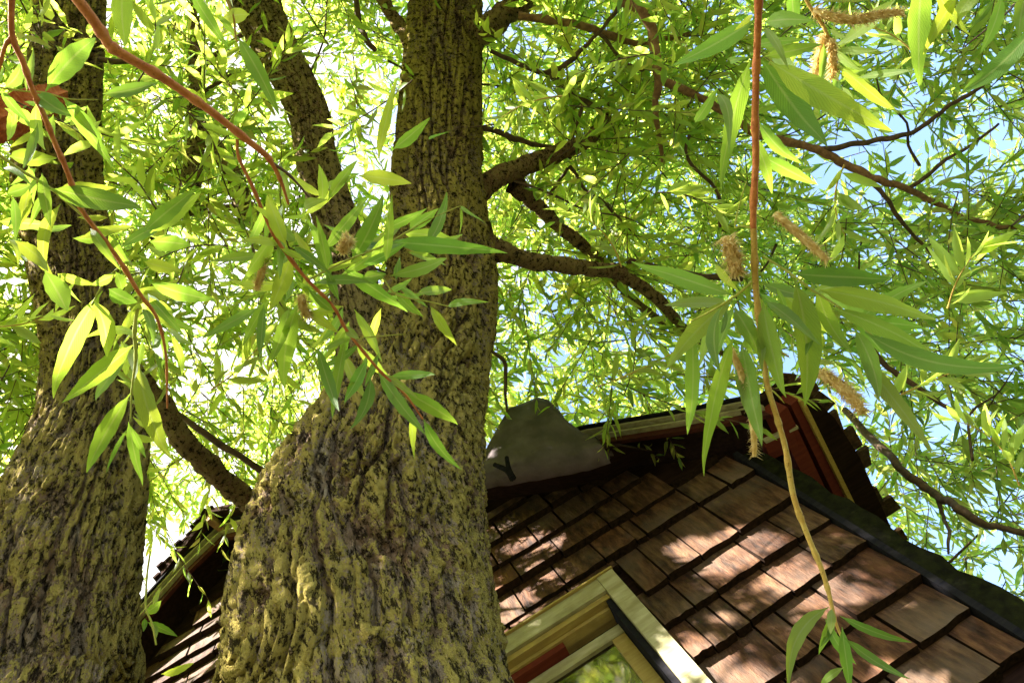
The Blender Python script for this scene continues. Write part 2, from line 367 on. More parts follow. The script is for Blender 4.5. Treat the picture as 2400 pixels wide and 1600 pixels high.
# sheathing of the wall under the roof profile, split round the window opening
WU0, WU1, WH0, WH1 = -1.02, 0.196*DM, 1.6+0.18*DM, 1.6+1.195*DM
UL = PU[0]+0.35
def wallpoly(us, base):
    us = sorted(us); V = []; n = len(us)
    for u in us: V += [(u, D+0.005, base), (u, D+0.005, roof_h(u)-0.03), (u, D+0.12, roof_h(u)-0.03), (u, D+0.12, base)]
    F = []
    for i in range(n-1):
        a = i*4; b = a+4
        for k in range(4): F.append((a+k, b+k, b+(k+1) % 4, a+(k+1) % 4))
    F += [(3, 2, 1, 0), (n*4-4, n*4-3, n*4-2, n*4-1)]
    return V, F
def between(a, b): return [a]+[u for u in PU if a < u < b]+[b]
Vs, Fs = [], []
for us, base in ((between(UL, WU0), 0.0), (between(WU0, WU1), WH1), (between(WU1, UC), 0.0)):
    V, F = wallpoly(us, base); o_ = len(Vs); Vs += V; Fs += [tuple(i+o_ for i in f) for f in F]
V = boxv(WU0, WU1, D+0.005, D+0.12, 0, WH0); o_ = len(Vs); Vs += V; Fs += [tuple(i+o_ for i in f) for f in BOXF]
wall = link('wall', mesh('wall', Vs, Fs, M_SOFFIT), house)
sw = box('side_wall', (UC-0.12, UC, D+0.122, 5.9, 0, roof_h(UC)-0.12), M_SHAKE, house)
bw = box('back_wall', (UL, UC-0.13, 5.8, 5.9, 0, 2.9), M_INSIDE, house)
lw = box('side_wall', (UL, UL+0.1, D+0.13, 5.79, 0, 2.9), M_SHAKE, house)
fl = box('floor_slab', (UL+0.12, UC-0.14, D+0.14, 5.78, 0.02, 0.12), M_INSIDE, house)

# shingles: courses from the photograph (height over the eye / D), each shake its own wedge
courses = [(0.66, 1), (0.755, 1), (0.847, 1), (0.960, 1), (1.050, 1), (1.145, 1), (1.279, 1), (1.368, 1), (1.456, 1), (1.542, 1), (1.622, 1), (1.682, 1), (1.741, 1), (1.795, 1), (1.850, 1), (1.908, 1), (1.992, 1), (2.075, 1), (2.16, 1), (2.25, 1)]
jpx = {2: [(1755, 1447), (1905, 1500), (2040, 1470)], 3: [(1653, 1410), (1755, 1450), (1905, 1420), (2060, 1400)], 4: [(1600, 1390), (1694, 1394), (1830, 1345)],
       5: [(1577, 1360), (1653, 1310), (1819, 1310)], 6: [(1488, 1260), (1590, 1320), (1711, 1236), (1850, 1230)], 7: [(1388, 1188), (1475, 1190), (1658, 1200)]}
joints = {k: sorted(atY(x, y, DM)[0] for x, y in v) for k, v in jpx.items()}
def shingle(u0, u1, h0, h1, t0, t1, tilt):
    # thick butt at the bottom, thin at the top; small steps across so no edge is ruler straight
    c = ((u0+u1)/2, D, (h0+h1)/2); n = 4; V = []
    for k in range(n+1):
        u = u0+(u1-u0)*k/n-c[0]; jb = random.uniform(-.004, .004); jt = random.uniform(-.002, .002)
        zb = h0-c[2]+jb+tilt*u
        V += [(u, -0.002, zb+random.uniform(-.002, .003)), (u, -t0+jt, zb), (u, -t1, h1-c[2]), (u, -0.002, h1-c[2])]
    F = []
    for k in range(n):
        a = k*4; b = a+4
        F += [(a, b, b+1, a+1), (a+1, b+1, b+2, a+2), (a+2, b+2, b+3, a+3)]
    F += [(0, 1, 2, 3), (4*n+3, 4*n+2, 4*n+1, 4*n)]
    me = mesh('shingle', V, F, M_SHAKE); me.materials.append(M_BUTTSHADE)
    for k in range(n): me.polygons[3*k].material_index = 1  # butt undersides take the painted shade
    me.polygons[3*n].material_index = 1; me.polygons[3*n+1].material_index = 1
    return link('shingle', me, house, c)
CAS_R, CAS_T = 0.236*DM, 1.6+1.243*DM
CAS_L = WU0-0.10
nsh = 0
for ci in range(len(courses)-1):
    hb = 1.6+courses[ci][0]*DM; hn = 1.6+courses[ci+1][0]*DM
    lo = UL+0.02; us = [lo]; lim = UC-0.012
    if ci in joints:
        j = [x for x in joints[ci] if x < lim-0.03]
        u = lo
        while u < j[0]-0.30: u += random.uniform(0.14, 0.30); us.append(u)
        us += [x for x in j if x > us[-1]+0.05]
        while us[-1] < lim-0.30: us.append(us[-1]+random.uniform(0.15, 0.28))
    else:
        while us[-1] < lim-0.28: us.append(us[-1]+random.uniform(0.13, 0.33))
    us.append(lim)
    for u0, u1 in zip(us[:-1], us[1:]):
        h0 = hb+random.choice([0, 0, 0, 1, -1])*random.uniform(0, 0.022); top = hn+0.05
        if h0 < CAS_T < top and u0 < CAS_R and u1 > CAS_L: h0 = max(h0, CAS_T+0.012)
        if top < CAS_T+0.02 and u1 > CAS_L and u0 < CAS_R:
            if u1 <= CAS_R+0.03 and u0 >= CAS_L-0.03: continue
            if u1 > CAS_R and u0 < CAS_R: u0 = CAS_R+0.006
            elif u0 < CAS_L: u1 = CAS_L-0.006
            if u1-u0 < 0.03: continue
        rmax = min(roof_h(u0), roof_h(u1))-0.06
        if h0 > rmax-0.05: continue
        top = min(top, rmax)
        px, py, pz = project(np.array([(u0+u1)/2, D, h0]))
        if not (-350 < px < 2750 and py < 2000): continue
        g = 0.003+random.uniform(0, 0.004)
        t0 = random.uniform(0.040, 0.058)
        shingle(u0+g, u1-g, h0, top, t0, 0.006, random.uniform(-.02, .02)); nsh += 1

# corner board on the right edge of the wall
box('corner_trim', (UC-0.010, UC+0.016, D-0.047, D+0.03, 0, roof_h(UC)-0.12), M_TRIM, house)
V, F = [], []; zt = roof_h(UC)-0.14
for k in range(61):                                                   # mossy corner board with a ragged outer edge
    z = zt*k/60; o = UC+0.100+random.uniform(-.012, .014); y0 = D-0.03+random.uniform(-.012, .006); V += [(UC+0.018, y0, z), (o, y0+random.uniform(-.006, .006), z), (o, D+0.05, z), (UC+0.018, D+0.05, z)]
for k in range(60):
    a = 4*k
    for q in range(4): F.append((a+q, a+(q+1) % 4, a+4+(q+1) % 4, a+4+q))
F += [(3, 2, 1, 0), (240, 241, 242, 243)]
cb = link('corner_board', mesh('corner_board', V, F, M_MOSSY), house)

# window
win = link('window', mesh('window', boxv(WU0+0.001, WU1-0.001, D+0.10, D+0.112, WH0+0.001, WH1-0.001), [], M_SOFFIT), house)
def wbox(name, b, m): return box(name, b, m, win)
win.data.clear_geometry()
win.data.from_pydata([(WU0, D+0.14, WH0), (WU1, D+0.14, WH0), (WU1, D+0.14, WH1), (WU0, D+0.14, WH1)], [], []); 
# head casing (stepped cream boards), jamb casings, sill
wbox('head_casing', (CAS_L, WU1+0.012, D-0.050, D+0.004, WH1+0.018, CAS_T), M_CREAM)
wbox('head_bead', (CAS_L, WU1+0.010, D-0.034, D+0.10, WH1-0.012, WH1+0.016), M_OCHRE)
wbox('drip_cap', (CAS_L-0.01, CAS_R+0.004, D-0.062, D+0.004, CAS_T+0.001, CAS_T+0.010), M_OCHRE)
for a, b in ((WU1+0.014, CAS_R), (CAS_L, WU0-0.002)):
    wbox('jamb_casing', (a, b, D-0.055, D+0.004, WH0-0.06, WH1+0.016 if a < 0 else CAS_T-0.001), M_CREAM)
wbox('jamb_lining', (WU1-0.012, WU1+0.012, D-0.030, D+0.10, WH0, WH1-0.014), M_TRIM)
wbox('head_lining', (WU0+0.02, WU1-0.014, D+0.0, D+0.05, WH1-0.030, WH1-0.013), M_OCHRE)
wbox('red_stop', (WU0+0.02, 0.085*DM, D+0.010, D+0.058, WH1-0.062, WH1-0.032), M_RED)
wbox('window_sill', (CAS_L-0.03, CAS_R+0.03, D-0.09, D+0.06, WH0-0.11, WH0-0.062), M_CREAM)
sx1 = WU1-0.016; sz1 = WH1-0.066
wbox('sash_rail', (WU0+0.02, sx1, D+0.055, D+0.095, sz1-0.055, sz1), M_CREAM)
wbox('sash_rail', (WU0+0.02, sx1, D+0.055, D+0.095, WH0+0.01, WH0+0.09), M_CREAM)
wbox('sash_stile', (sx1-0.06, sx1-0.001, D+0.057, D+0.093, WH0+0.091, sz1-0.056), M_OCHRE)
wbox('sash_stile', (WU0+0.021, WU0+0.08, D+0.057, D+0.093, WH0+0.091, sz1-0.056), M_MOSSY)
gp = wbox('glass', (WU0+0.081, sx1-0.061, D+0.072, D+0.078, WH0+0.092, sz1-0.057), M_GLASS)
wbox('curtain', (WU0+0.05, 0.02*DM, D+0.22, D+0.24, WH0, WH1), M_CREAM)

# roof
RT = [(u, h) for u, h in prof]
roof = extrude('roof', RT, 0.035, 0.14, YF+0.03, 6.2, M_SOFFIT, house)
extrude('fascia', RT[:-1], -0.010, 0.008, YF-0.022, YF+0.004, M_FASCIA, roof)
extrude('fascia', RT[:-1], 0.030, 0.048, YF-0.040, YF+0.028, M_FASCIA, roof)
extrude('fascia_backing', RT[:-1], -0.008, 0.030, YF+0.006, YF+0.028, M_SOFFIT, roof)
extrude('frieze_board', RT[:-1], -0.062, -0.010, YF+0.004, YF+0.026, M_DRED, roof)
extrude('drip_edge', RT[:-1], 0.054, 0.074, YF-0.055, YF+0.028, M_TRIM, roof)
# right eave: soffit deck over the corner with red rafters, gold edge board and ragged shake ends
EH = roof_h(1.5)-0.05
plan = [(UC+0.11, YF-0.02), (1.655, YF-0.03), (1.74, 2.08), (1.86, 2.33), (1.93, 2.62), (1.985, 3.1), (2.03, 3.9), (2.05, 6.0), (UC+0.11, 6.0)]
def slab(name, poly, h0, h1, m, parent):
    n = len(poly); V = [(x, y, h0) for x, y in poly]+[(x, y, h1) for x, y in poly]
    F = [tuple(range(n))[::-1], tuple(range(n, 2*n))]+[(i, (i+1) % n, n+(i+1) % n, n+i) for i in range(n)]
    return link(name, mesh(name, V, F, m), parent)
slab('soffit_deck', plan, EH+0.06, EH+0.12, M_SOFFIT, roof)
def bar(name, P, Q, w_, h_, m, parent):             # straight board from P to Q, w_ wide across, h_ tall
    P = np.array(P, float); Q = np.array(Q, float); d = Q-P; d /= np.linalg.norm(d)
    s = np.cross(d, [0, 0, 1.]); s /= np.linalg.norm(s); u = np.cross(s, d); c = (P+Q)/2; V = []
    for e in (P, Q):
        for a, b in ((-1, -1), (1, -1), (1, 1), (-1, 1)): V.append(e+s*a*w_/2+u*b*h_/2-c)
    return link(name, mesh(name, V, BOXF, m), parent, c)
bar('rafter', (1.545, YF+0.0, EH-0.0), (1.64, 2.95, EH-0.0), 0.075, 0.10, M_RED, roof)
bar('rafter', (1.628, YF+0.0, EH+0.005), (1.735, 2.95, EH+0.005), 0.045, 0.09, M_RED, roof)
bar('edge_board', (1.655, YF-0.0, EH-0.004), (1.775, 2.95, EH-0.004), 0.022, 0.11, M_GOLD, roof)
bar('lookout', (UC+0.12, YF+0.17, EH+0.012), (1.60, YF+0.17, EH-0.02), 0.09, 0.07, M_RED, roof)
bar('lookout_edge', (UC+0.12, YF+0.115, EH-0.012), (1.60, YF+0.115, EH-0.044), 0.012, 0.03, M_CREAM, roof)
edge = [np.array([*p]) for p in plan[1:8]]
for a, b in zip(edge[:-1], edge[1:]):
    d = b-a; Ln = np.linalg.norm(d); d /= Ln; nrm = np.array([d[1], -d[0]]); k = max(1, int(Ln/0.10))
    for i in range(k):
        m0 = a+d*Ln*(i+0.06)/k; m1 = a+d*Ln*(i+0.94)/k; o0 = random.uniform(0.01, 0.10); o1 = o0+random.uniform(-.03, .03); z = EH+0.122+random.uniform(0, .012)
        c = (m0+m1)/2
        P8 = [(*(m0-nrm*0.1), z), (*(m0+nrm*o0), z-0.03), (*(m1+nrm*o1), z-0.03), (*(m1-nrm*0.1), z)]
        V = [(x-c[0], y-c[1], q) for x, y, q in P8]+[(x-c[0], y-c[1], q+0.022) for x, y, q in P8]
        link('roof_shingle', mesh('roof_shingle', V, BOXF, M_SHAKE), roof, (c[0], c[1], 0))
# prow of the ridge: the peak's dark underside runs further out, with a brown beam and ragged shakes
pk = int(np.argmax(PH)); pu, ph = PU[pk], PH[pk]
for sgn, nm in ((-1, 'prow_panel'), (1, 'prow_panel')):
    u1 = pu+sgn*0.34*(1 if sgn < 0 else 2.2); h1 = roof_h(u1)
    yy = YF-0.12
    V = [(pu, yy, ph+0.08), (u1, YF-0.06, h1+0.08), (u1, YF+0.03, h1+0.08), (pu, YF+0.03, ph+0.08)]
    if sgn > 0: V = V[::-1]
    V = V+[(x, y, z+0.07) for x, y, z in V]
    link(nm, mesh(nm, V, BOXF, M_SOFFIT), roof)
bar('ridge_beam', (pu-0.02, YF-0.12, ph+0.035), (pu+0.03, YF+0.04, ph+0.035), 0.035, 0.08, M_LIMB, roof)
for i in range(11):
    u = pu-0.01-0.036*i; y = YF-0.12+0.007*i; h = roof_h(u)+0.155
    V = boxv(-0.022, 0.020, -random.uniform(0.0, .035), 0.20, -0.012, 0.012)
    o = link('roof_shingle', mesh('roof_shingle', V, BOXF, M_SOFFIT), roof, (u, y, h)); o.rotation_euler = (0, -0.62, 0)

# ---------------------------------------------------------------- grey hood on the rake
hp = [(1122, 1110), (1135, 1080), (1150, 1045), (1172, 1005), (1200, 968), (1228, 950), (1262, 938), (1290, 945), (1306, 966), (1330, 990), (1356, 1012), (1384, 1030), (1415, 1042)]
YH = YF-0.17
top = [atY(x, y, YH) for x, y in hp]
hood = thing('weathered_hood', 'grey weathered rounded hood on the gable edge right of the middle trunk', 'roof hood', tuple(atY(1270, 1080, YF-0.06)))
V, F = [], []; nb = 9
bot = [atY(1126+(1417-1126)*k/(len(hp)-1), 1112-58*(k/(len(hp)-1))**1.3, YH-0.02) for k in range(len(hp))]
for k, (tp, bt) in enumerate(zip(top, bot)):
    for j in range(nb):
        a = j/(nb-1); p = tp*(1-a)+bt*a
        bulge = math.sin(math.pi*min(1, 0.12+a*0.75))*math.sin(math.pi*(0.06+0.88*k/(len(hp)-1)))
        V.append(p+np.array([0, -0.06*bulge, 0])+0.007*rng.normal(size=3))
nk = len(hp)
for k in range(nk-1):
    for j in range(nb-1): F.append((k*nb+j, k*nb+j+1, (k+1)*nb+j+1, (k+1)*nb+j))
off = len(V)
for p in list(V[:off]): pass
Vb = []
for k in range(nk):                                    # rear shell gives the hood its thickness
    for j in range(nb):
        p = np.array(V[k*nb+j]); Vb.append(np.array([p[0], max(p[1]+0.06, YH+0.06), p[2]-0.0]))
V = V+Vb
for k in range(nk-1):
    for j in range(nb-1): F.append((off+k*nb+j, off+(k+1)*nb+j, off+(k+1)*nb+j+1, off+k*nb+j+1))
    F.append((k*nb, (k+1)*nb, off+(k+1)*nb, off+k*nb)); F.append((k*nb+nb-1, off+k*nb+nb-1, off+(k+1)*nb+nb-1, (k+1)*nb+nb-1))
for k in (0, nk-1):
    for j in range(nb-1): F.append((k*nb+j, off+k*nb+j, off+k*nb+j+1, k*nb+j+1))
link('hood_shell', mesh('hood_shell', V, F, M_HOOD, True), hood)
ub = [(1120, 1108), (1200, 1102), (1300, 1082), (1390, 1058), (1455, 1044)]; uw = [(1112, 1178), (1210, 1165), (1320, 1148), (1440, 1112), (1545, 1062)]
V = [atY(x, y, YH-0.01) for x, y in ub]+[atY(x, y, D-0.055) for x, y in uw]
V = V+[p+np.array([0, 0, 0.03]) for p in V]; q = len(ub); F = []
for k in range(q-1):
    F += [(k, k+1, q+k+1, q+k), (2*q+k, 3*q+k, 3*q+k+1, 2*q+k+1), (k, 2*q+k, 2*q+k+1, k+1), (q+k, q+k+1, 3*q+k+1, 3*q+k)]
F += [(0, q, 3*q, 2*q), (q-1, 3*q-1, 4*q-1, 2*q-1)]
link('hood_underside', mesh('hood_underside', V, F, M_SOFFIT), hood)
bp = atY(1180, 1090, YH-0.09)
branch('bracket', [bp+np.array([-0.03, 0, 0.05]), bp+np.array([0, 0.02, -0.02]), bp+np.array([0.0, 0.06, -0.05])], [0.011, 0.013, 0.012], M_TRIM, hood)
branch('bracket', [bp+np.array([0.035, 0, 0.05]), bp+np.array([0.012, 0.02, -0.02]), bp+np.array([0.01, 0.06, -0.05])], [0.010, 0.012, 0.012], M_TRIM, hood)

# ---------------------------------------------------------------- willow trunks
def rows2path(rows):
    P, R = [], []
    for x, y, wpx, d in rows:
        P.append(at(x, y, d)); R.append(wpx/2*d/FPX)
    return P, R
main = thing('willow_tree', 'big willow with thick yellow lichen bark and a forked trunk in the middle', 'tree', (-0.36, 1.36, 0))
rowsM = [(871, 1750, 613, 1.8), (864, 1600, 598, 1.86), (859, 1500, 583, 1.92), (857, 1400, 565, 1.99), (861, 1300, 540, 2.07), (876, 1200, 503, 2.16), (906, 1100, 436, 2.28), (944, 1000, 372, 2.45), (976, 900, 329, 2.66), (1008, 800, 282, 2.88), (1028, 700, 255, 3.08), (1033, 600, 239, 3.26), (1029, 500, 223, 3.45), (1025, 400, 204, 3.64), (1028, 300, 188, 3.84), (1035, 200, 175, 4.05), (1042, 100, 165, 4.25), (1046, 0, 157, 4.45), (1047, -200, 149, 4.9), (1047, -500, 142, 5.7)]
P, R = rows2path(rowsM)
P = [np.array([-0.36, 1.36, -0.1]), np.array([-0.355, 1.33, 0.6]), np.array([-0.34, 1.27, 1.6])]+P; R = [0.50, 0.40, 0.33]+R
trunk('trunk', P, R, 0.052, M_BARK, main, 510, 960, 0.0, 0.14)
rowsS = [(905, 1040, 190, 2.50), (880, 950, 165, 2.62), (855, 850, 135, 2.80), (845, 760, 118, 3.0), (826, 650, 105, 3.18), (795, 540, 98, 3.36), (762, 440, 92, 3.54), (738, 360, 90, 3.70), (726, 275, 86, 3.88), (690, 190, 86, 4.05), (652, 120, 90, 4.22), (612, 40, 98, 4.4), (588, -30, 100, 4.55), (540, -200, 90, 5.0)]
P, R = rows2path(rowsS)
trunk('stem', P, R, 0.030, M_BARK2, main, 170, 420, 5.0, 0.2)
left = thing('willow_tree', 'left willow with brown lichen bark and a broken orange stub at the left edge', 'tree', (-1.42, 1.2, 0))
rowsL = [(49, 1750, 375, 2.15), (75, 1600, 356, 2.22), (98, 1500, 337, 2.28), (119, 1400, 318, 2.34), (140, 1300, 300, 2.42), (166, 1200, 281, 2.5), (195, 1100, 254, 2.6), (215, 1000, 221, 2.74), (219, 900, 192, 2.88), (206, 800, 173, 3.02), (185, 700, 164, 3.17), (163, 600, 162, 3.34), (146, 500, 163, 3.52), (138, 400, 162, 3.7), (140, 300, 152, 3.88), (149, 200, 138, 4.06), (158, 100, 127, 4.24), (162, 0, 125, 4.42), (162, -200, 131, 4.9), (159, -450, 141, 5.6)]
P, R = rows2path(rowsL)
P = [np.array([-1.42, 1.2, -0.1]), np.array([-1.37, 1.16, 0.7]), np.array([-1.27, 1.10, 1.6])]+P; R = [0.46, 0.38, 0.31]+R
trunk('trunk', P, R, 0.046, M_BARK3, left, 390, 730, 11.0, -0.2)

def px_branch(name, pts, m, parent, ns=8, n=6, wob=0.04):
    C = catmull(np.array([[*at(x, y, d), max(w_/2*d/FPX, 0.0012)] for x, y, w_, d in pts]), 7); sd_ = random.uniform(0, 99)
    r = C[:, 3:4]; e = np.clip(np.arange(len(C))/3.0, 0, 1)[:, None]
    jit = np.stack([pnoise(C[:, :3]*5+sd_), pnoise(C[:, :3]*5+sd_+31), pnoise(C[:, :3]*5+sd_+57)], -1)*0.022+np.stack([pnoise(C[:, :3]*19+sd_), pnoise(C[:, :3]*19+sd_+3), pnoise(C[:, :3]*19+sd_+7)], -1)*np.minimum(0.012, r*0.9)
    C[:, :3] += jit*e; C[:, 3] *= 1+0.30*pnoise(C[:, :3]*14+sd_)
    if pts[0][1] > 900 and pts[0][0] > 1900: C[:, 3] = r[:, 0]
    if pts[0][2] > 35: C[:6, 3] *= np.linspace(1.45, 1, 6)              # collar where the limb leaves the trunk
    V, F = tube(C[:, :3], C[:, 3], ns, 3, 0.0); V = np.array(V)
    if pts[0][2] > 20:                                                  # bark ridges on the thicker ones
        k = len(V)-1; ax = np.repeat(catmull(C, 3)[:, :3], ns, 0); o = V[:k]-ax; V[:k] = ax+o*(1+0.16*pnoise(V[:k]*np.array([45, 45, 45]))+0.10*pnoise(V[:k]*110))[:, None]
    me = mesh(name, V, F, m, True); a = me.attributes.new('ridge', 'FLOAT', 'POINT'); a.data.foreach_set('value', np.full(len(me.vertices), 0.75, np.float32))
    return link(name, me, parent)
V, F = tube(np.array([at(130, 228, 3.6), at(85, 245, 3.45), at(40, 262, 3.36), at(0, 280, 3.3), at(-60, 305, 3.2)]), np.array([0.050, 0.066, 0.072, 0.072, 0.06]), 22, 12, 0.03)
V = np.array(V); ring = 1+rng.uniform(-.24, .14, 22); cen = V[:-1].reshape(-1, 22, 3).mean(1); V[:-1] = (cen[:, None]+(V[:-1].reshape(-1, 22, 3)-cen[:, None])*ring[None, :, None]).reshape(-1, 3)   # torn fibres
link('broken_stub', mesh('broken_stub', V, F, M_RAW), left)
# limbs of the middle willow seen against the leaves
for pts in [
    [(1090, 470, 80, 3.55), (1135, 440, 58, 3.6), (1190, 408, 52, 3.7), (1290, 362, 46, 3.85), (1385, 322, 36, 4.0), (1420, 275, 22, 4.15), (1436, 220, 12, 4.4)],
    [(1120, 565, 78, 3.3), (1180, 592, 52, 3.35), (1280, 618, 44, 3.5), (1420, 632, 40, 3.7), (1480, 660, 36, 3.8), (1560, 722, 28, 3.95), (1640, 800, 20, 4.2), (1740, 850, 10, 4.4)],
    [(1205, 430, 42, 3.75), (1250, 475, 40, 3.8), (1330, 545, 34, 3.9), (1400, 605, 30, 4.0), (1470, 690, 24, 4.1), (1540, 745, 18, 4.3), (1640, 790, 8, 4.5)],
    [(1080, 90, 90, 4.2), (1130, 72, 70, 4.25), (1180, 35, 62, 4.35), (1240, -10, 56, 4.5), (1330, -90, 50, 4.8)],
    [(990, 130, 50, 4.2), (935, 60, 34, 4.4), (895, -10, 30, 4.6), (860, -90, 26, 4.8)]]:
    px_branch('limb', [(x, y, w_*0.88, d) for x, y, w_, d in pts], M_LIMBBARK, main, 20, 8)
for pts in [
    [(1215, 38, 20, 4.3), (1300, 50, 18, 4.3), (1370, 62, 17, 4.3), (1440, 85, 16, 4.35), (1490, 104, 14, 4.4), (1560, 95, 12, 4.5), (1660, 68, 10, 4.6)],
    [(1470, 610, 14, 3.9), (1600, 640, 18, 4.0), (1740, 655, 12, 4.1)],
    [(1450, 0, 18, 3.8), (1500, 18, 22, 3.8), (1525, 60, 24, 3.8), (1538, 120, 24, 3.8), (1542, 180, 22, 3.8), (1532, 250, 14, 3.8), (1548, 340, 10, 3.85), (1550, 380, 8, 3.9)],
    [(1540, 185, 18, 3.8), (1600, 215, 18, 3.85), (1655, 240, 18, 3.9), (1720, 275, 18, 3.9), (1782, 310, 19, 3.9), (1850, 328, 18, 3.9), (1917, 351, 18, 3.95), (1985, 385, 17, 4.0), (2048, 417, 16, 4.0), (2130, 448, 14, 4.1), (2210, 485, 12, 4.2), (2290, 520, 10, 4.3), (2420, 540, 8, 4.4)],
    [(1917, 351, 12, 3.95), (2010, 335, 12, 4.0), (2100, 322, 11, 4.0), (2150, 303, 10, 4.05), (2210, 264, 9, 4.1), (2300, 200, 8, 4.2), (2400, 120, 6, 4.3)],
    [(2030, 415, 11, 4.0), (2075, 465, 10, 4.0), (2110, 510, 9, 4.1), (2145, 555, 7, 4.2), (2190, 610, 6, 4.2)],
    [(2125, 445, 8, 4.1), (2200, 390, 8, 4.1), (2280, 335, 6, 4.2), (2340, 290, 5, 4.3)],
    [(1980, 960, 15, 5.0), (2060, 1045, 18, 4.6), (2120, 1100, 18, 4.3), (2190, 1155, 17, 4.1), (2260, 1200, 18, 3.7), (2350, 1240, 14, 3.8), (2460, 1275, 10, 3.9)],
    [(2193, 1157, 8, 4.1), (2212, 1210, 8, 4.0), (2222, 1260, 7, 3.55), (2224, 1300, 5, 3.5)],
    [(1150, 120, 9, 4.2), (1200, 140, 10, 4.2), (1290, 180, 12, 4.2), (1360, 225, 13, 4.2), (1420, 262, 12, 4.2)],
    [(1280, 172, 12, 4.1), (1330, 150, 12, 4.15), (1390, 90, 9, 4.2), (1420, 60, 8, 4.2), (1462, 2, 12, 4.25)],
    [(1405, 80, 8, 4.2), (1440, 115, 9, 4.2), (1485, 158, 8, 4.2), (1540, 166, 7, 4.1)],
    [(1130, 300, 12, 3.9), (1180, 315, 14, 3.95), (1240, 335, 12, 4.0), (1290, 345, 9, 4.1)],
    [(1335, 372, 9, 3.95), (1345, 300, 8, 4.0), (1365, 235, 6, 4.1)],
    [(1335, 390, 9, 3.95), (1370, 440, 8, 4.0), (1420, 480, 7, 4.1), (1500, 560, 5, 4.2)],
    [(1330, 395, 8, 3.95), (1290, 450, 7, 4.0), (1250, 510, 6, 4.1)],
    [(1150, 820, 8, 4.0), (1185, 860, 9, 4.0), (1190, 960, 6, 3.9)],
    [(1620, 300, 7, 3.9), (1612, 370, 8, 3.9), (1680, 450, 8, 4.0), (1690, 530, 7, 4.0)],
    [(1990, 700, 8, 3.9), (2060, 840, 12, 3.9), (2140, 900, 12, 3.95), (2230, 960, 8, 4.0)],
    [(2030, 850, 6, 3.9), (2080, 900, 7, 3.9), (2130, 920, 6, 4.0)]]:
    px_branch('branch', pts, M_LIMB if pts[0][2] > 15 else M_DARK, main, 7, 5)
# stems between the trunks
for pts in [
    [(455, -40, 26, 4.6), (452, 100, 24, 4.5), (455, 180, 28, 4.4), (458, 260, 34, 4.3), (462, 320, 36, 4.2), (448, 420, 42, 4.15), (440, 480, 44, 4.1)],
    [(462, 285, 30, 4.25), (500, 340, 30, 4.2), (545, 410, 34, 4.15), (570, 480, 38, 4.1), (610, 530, 32, 4.0), (680, 600, 26, 3.7)],
    [(455, 182, 12, 4.4), (520, 120, 10, 4.4), (575, 80, 9, 4.5), (620, 50, 7, 4.5)],
    [(470, 225, 10, 4.4), (520, 192, 9, 4.4), (565, 165, 7, 4.5)],
    [(570, 485, 14, 4.1), (480, 486, 14, 4.1), (400, 520, 16, 4.1), (350, 560, 12, 4.2)],
    [(230, 140, 11, 4.0), (310, 142, 11, 4.0), (380, 180, 7, 4.1)],
    [(830, -20, 13, 4.4), (840, 50, 14, 4.4), (862, 95, 13, 4.3), (880, 120, 10, 4.3)],
    [(290, 850, 36, 3.5), (370, 940, 42, 3.4), (430, 1030, 46, 3.35), (490, 1095, 48, 3.4), (570, 1165, 50, 3.5), (680, 1250, 50, 3.6)],
    [(400, 960, 10, 3.7), (460, 1000, 14, 3.6), (520, 1045, 15, 3.6), (600, 1095, 15, 3.6), (720, 1170, 15, 3.7)]]:
    px_branch('branch', pts, (M_LIMBBARK if pts[0][1] > 820 else M_BARK2) if pts[0][2] > 22 else M_DARK, left, 9, 6)

# ---------------------------------------------------------------- crowns
BODY = []
for rows in (rowsM, rowsL):
    for x, y, wpx, d in rows: BODY.append((*at(x, y, d), wpx/2*d/FPX))
BODY = np.array(BODY)
def norm(a): return a/np.linalg.norm(a, axis=-1, keepdims=True)
FWD = RW @ np.array([0, 0, -1.])
def cone(n, axis, ang):
    c = rng.uniform(math.cos(ang), 1, n); ph_ = rng.uniform(0, 2*math.pi, n); s = np.sqrt(1-c*c)
    a = np.array(axis, float); a /= np.linalg.norm(a); b = np.cross(a, [0, 0, 1.]) if abs(a[2]) < .95 else np.cross(a, [1., 0, 0]); b /= np.linalg.norm(b); c2 = np.cross(a, b)
    return c[:, None]*a+s[:, None]*(np.cos(ph_)[:, None]*b+np.sin(ph_)[:, None]*c2)
HOLES = [(290, 280, 75, .95), (330, 400, 60, .7), (500, 700, 80, .6), (390, 870, 80, .8), (540, 1010, 70, .7), (350, 1250, 110, .85), (380, 130, 90, .6), (20, 700, 120, .7), (20, 1050, 110, .8), (700, 830, 60, .5),
         (2120, 370, 130, .8), (2060, 200, 90, .6), (2100, 950, 100, .75), (2300, 1150, 150, .55), (2200, 1280, 110, .6), (1900, 470, 80, .6), (2330, 400, 80, .5), (1560, 470, 90, .4), (1300, 690, 110, .5), (1340, 970, 110, .65), (1180, 900, 90, .5), (1650, 900, 80, .6), (2050, 30, 80, .4)]
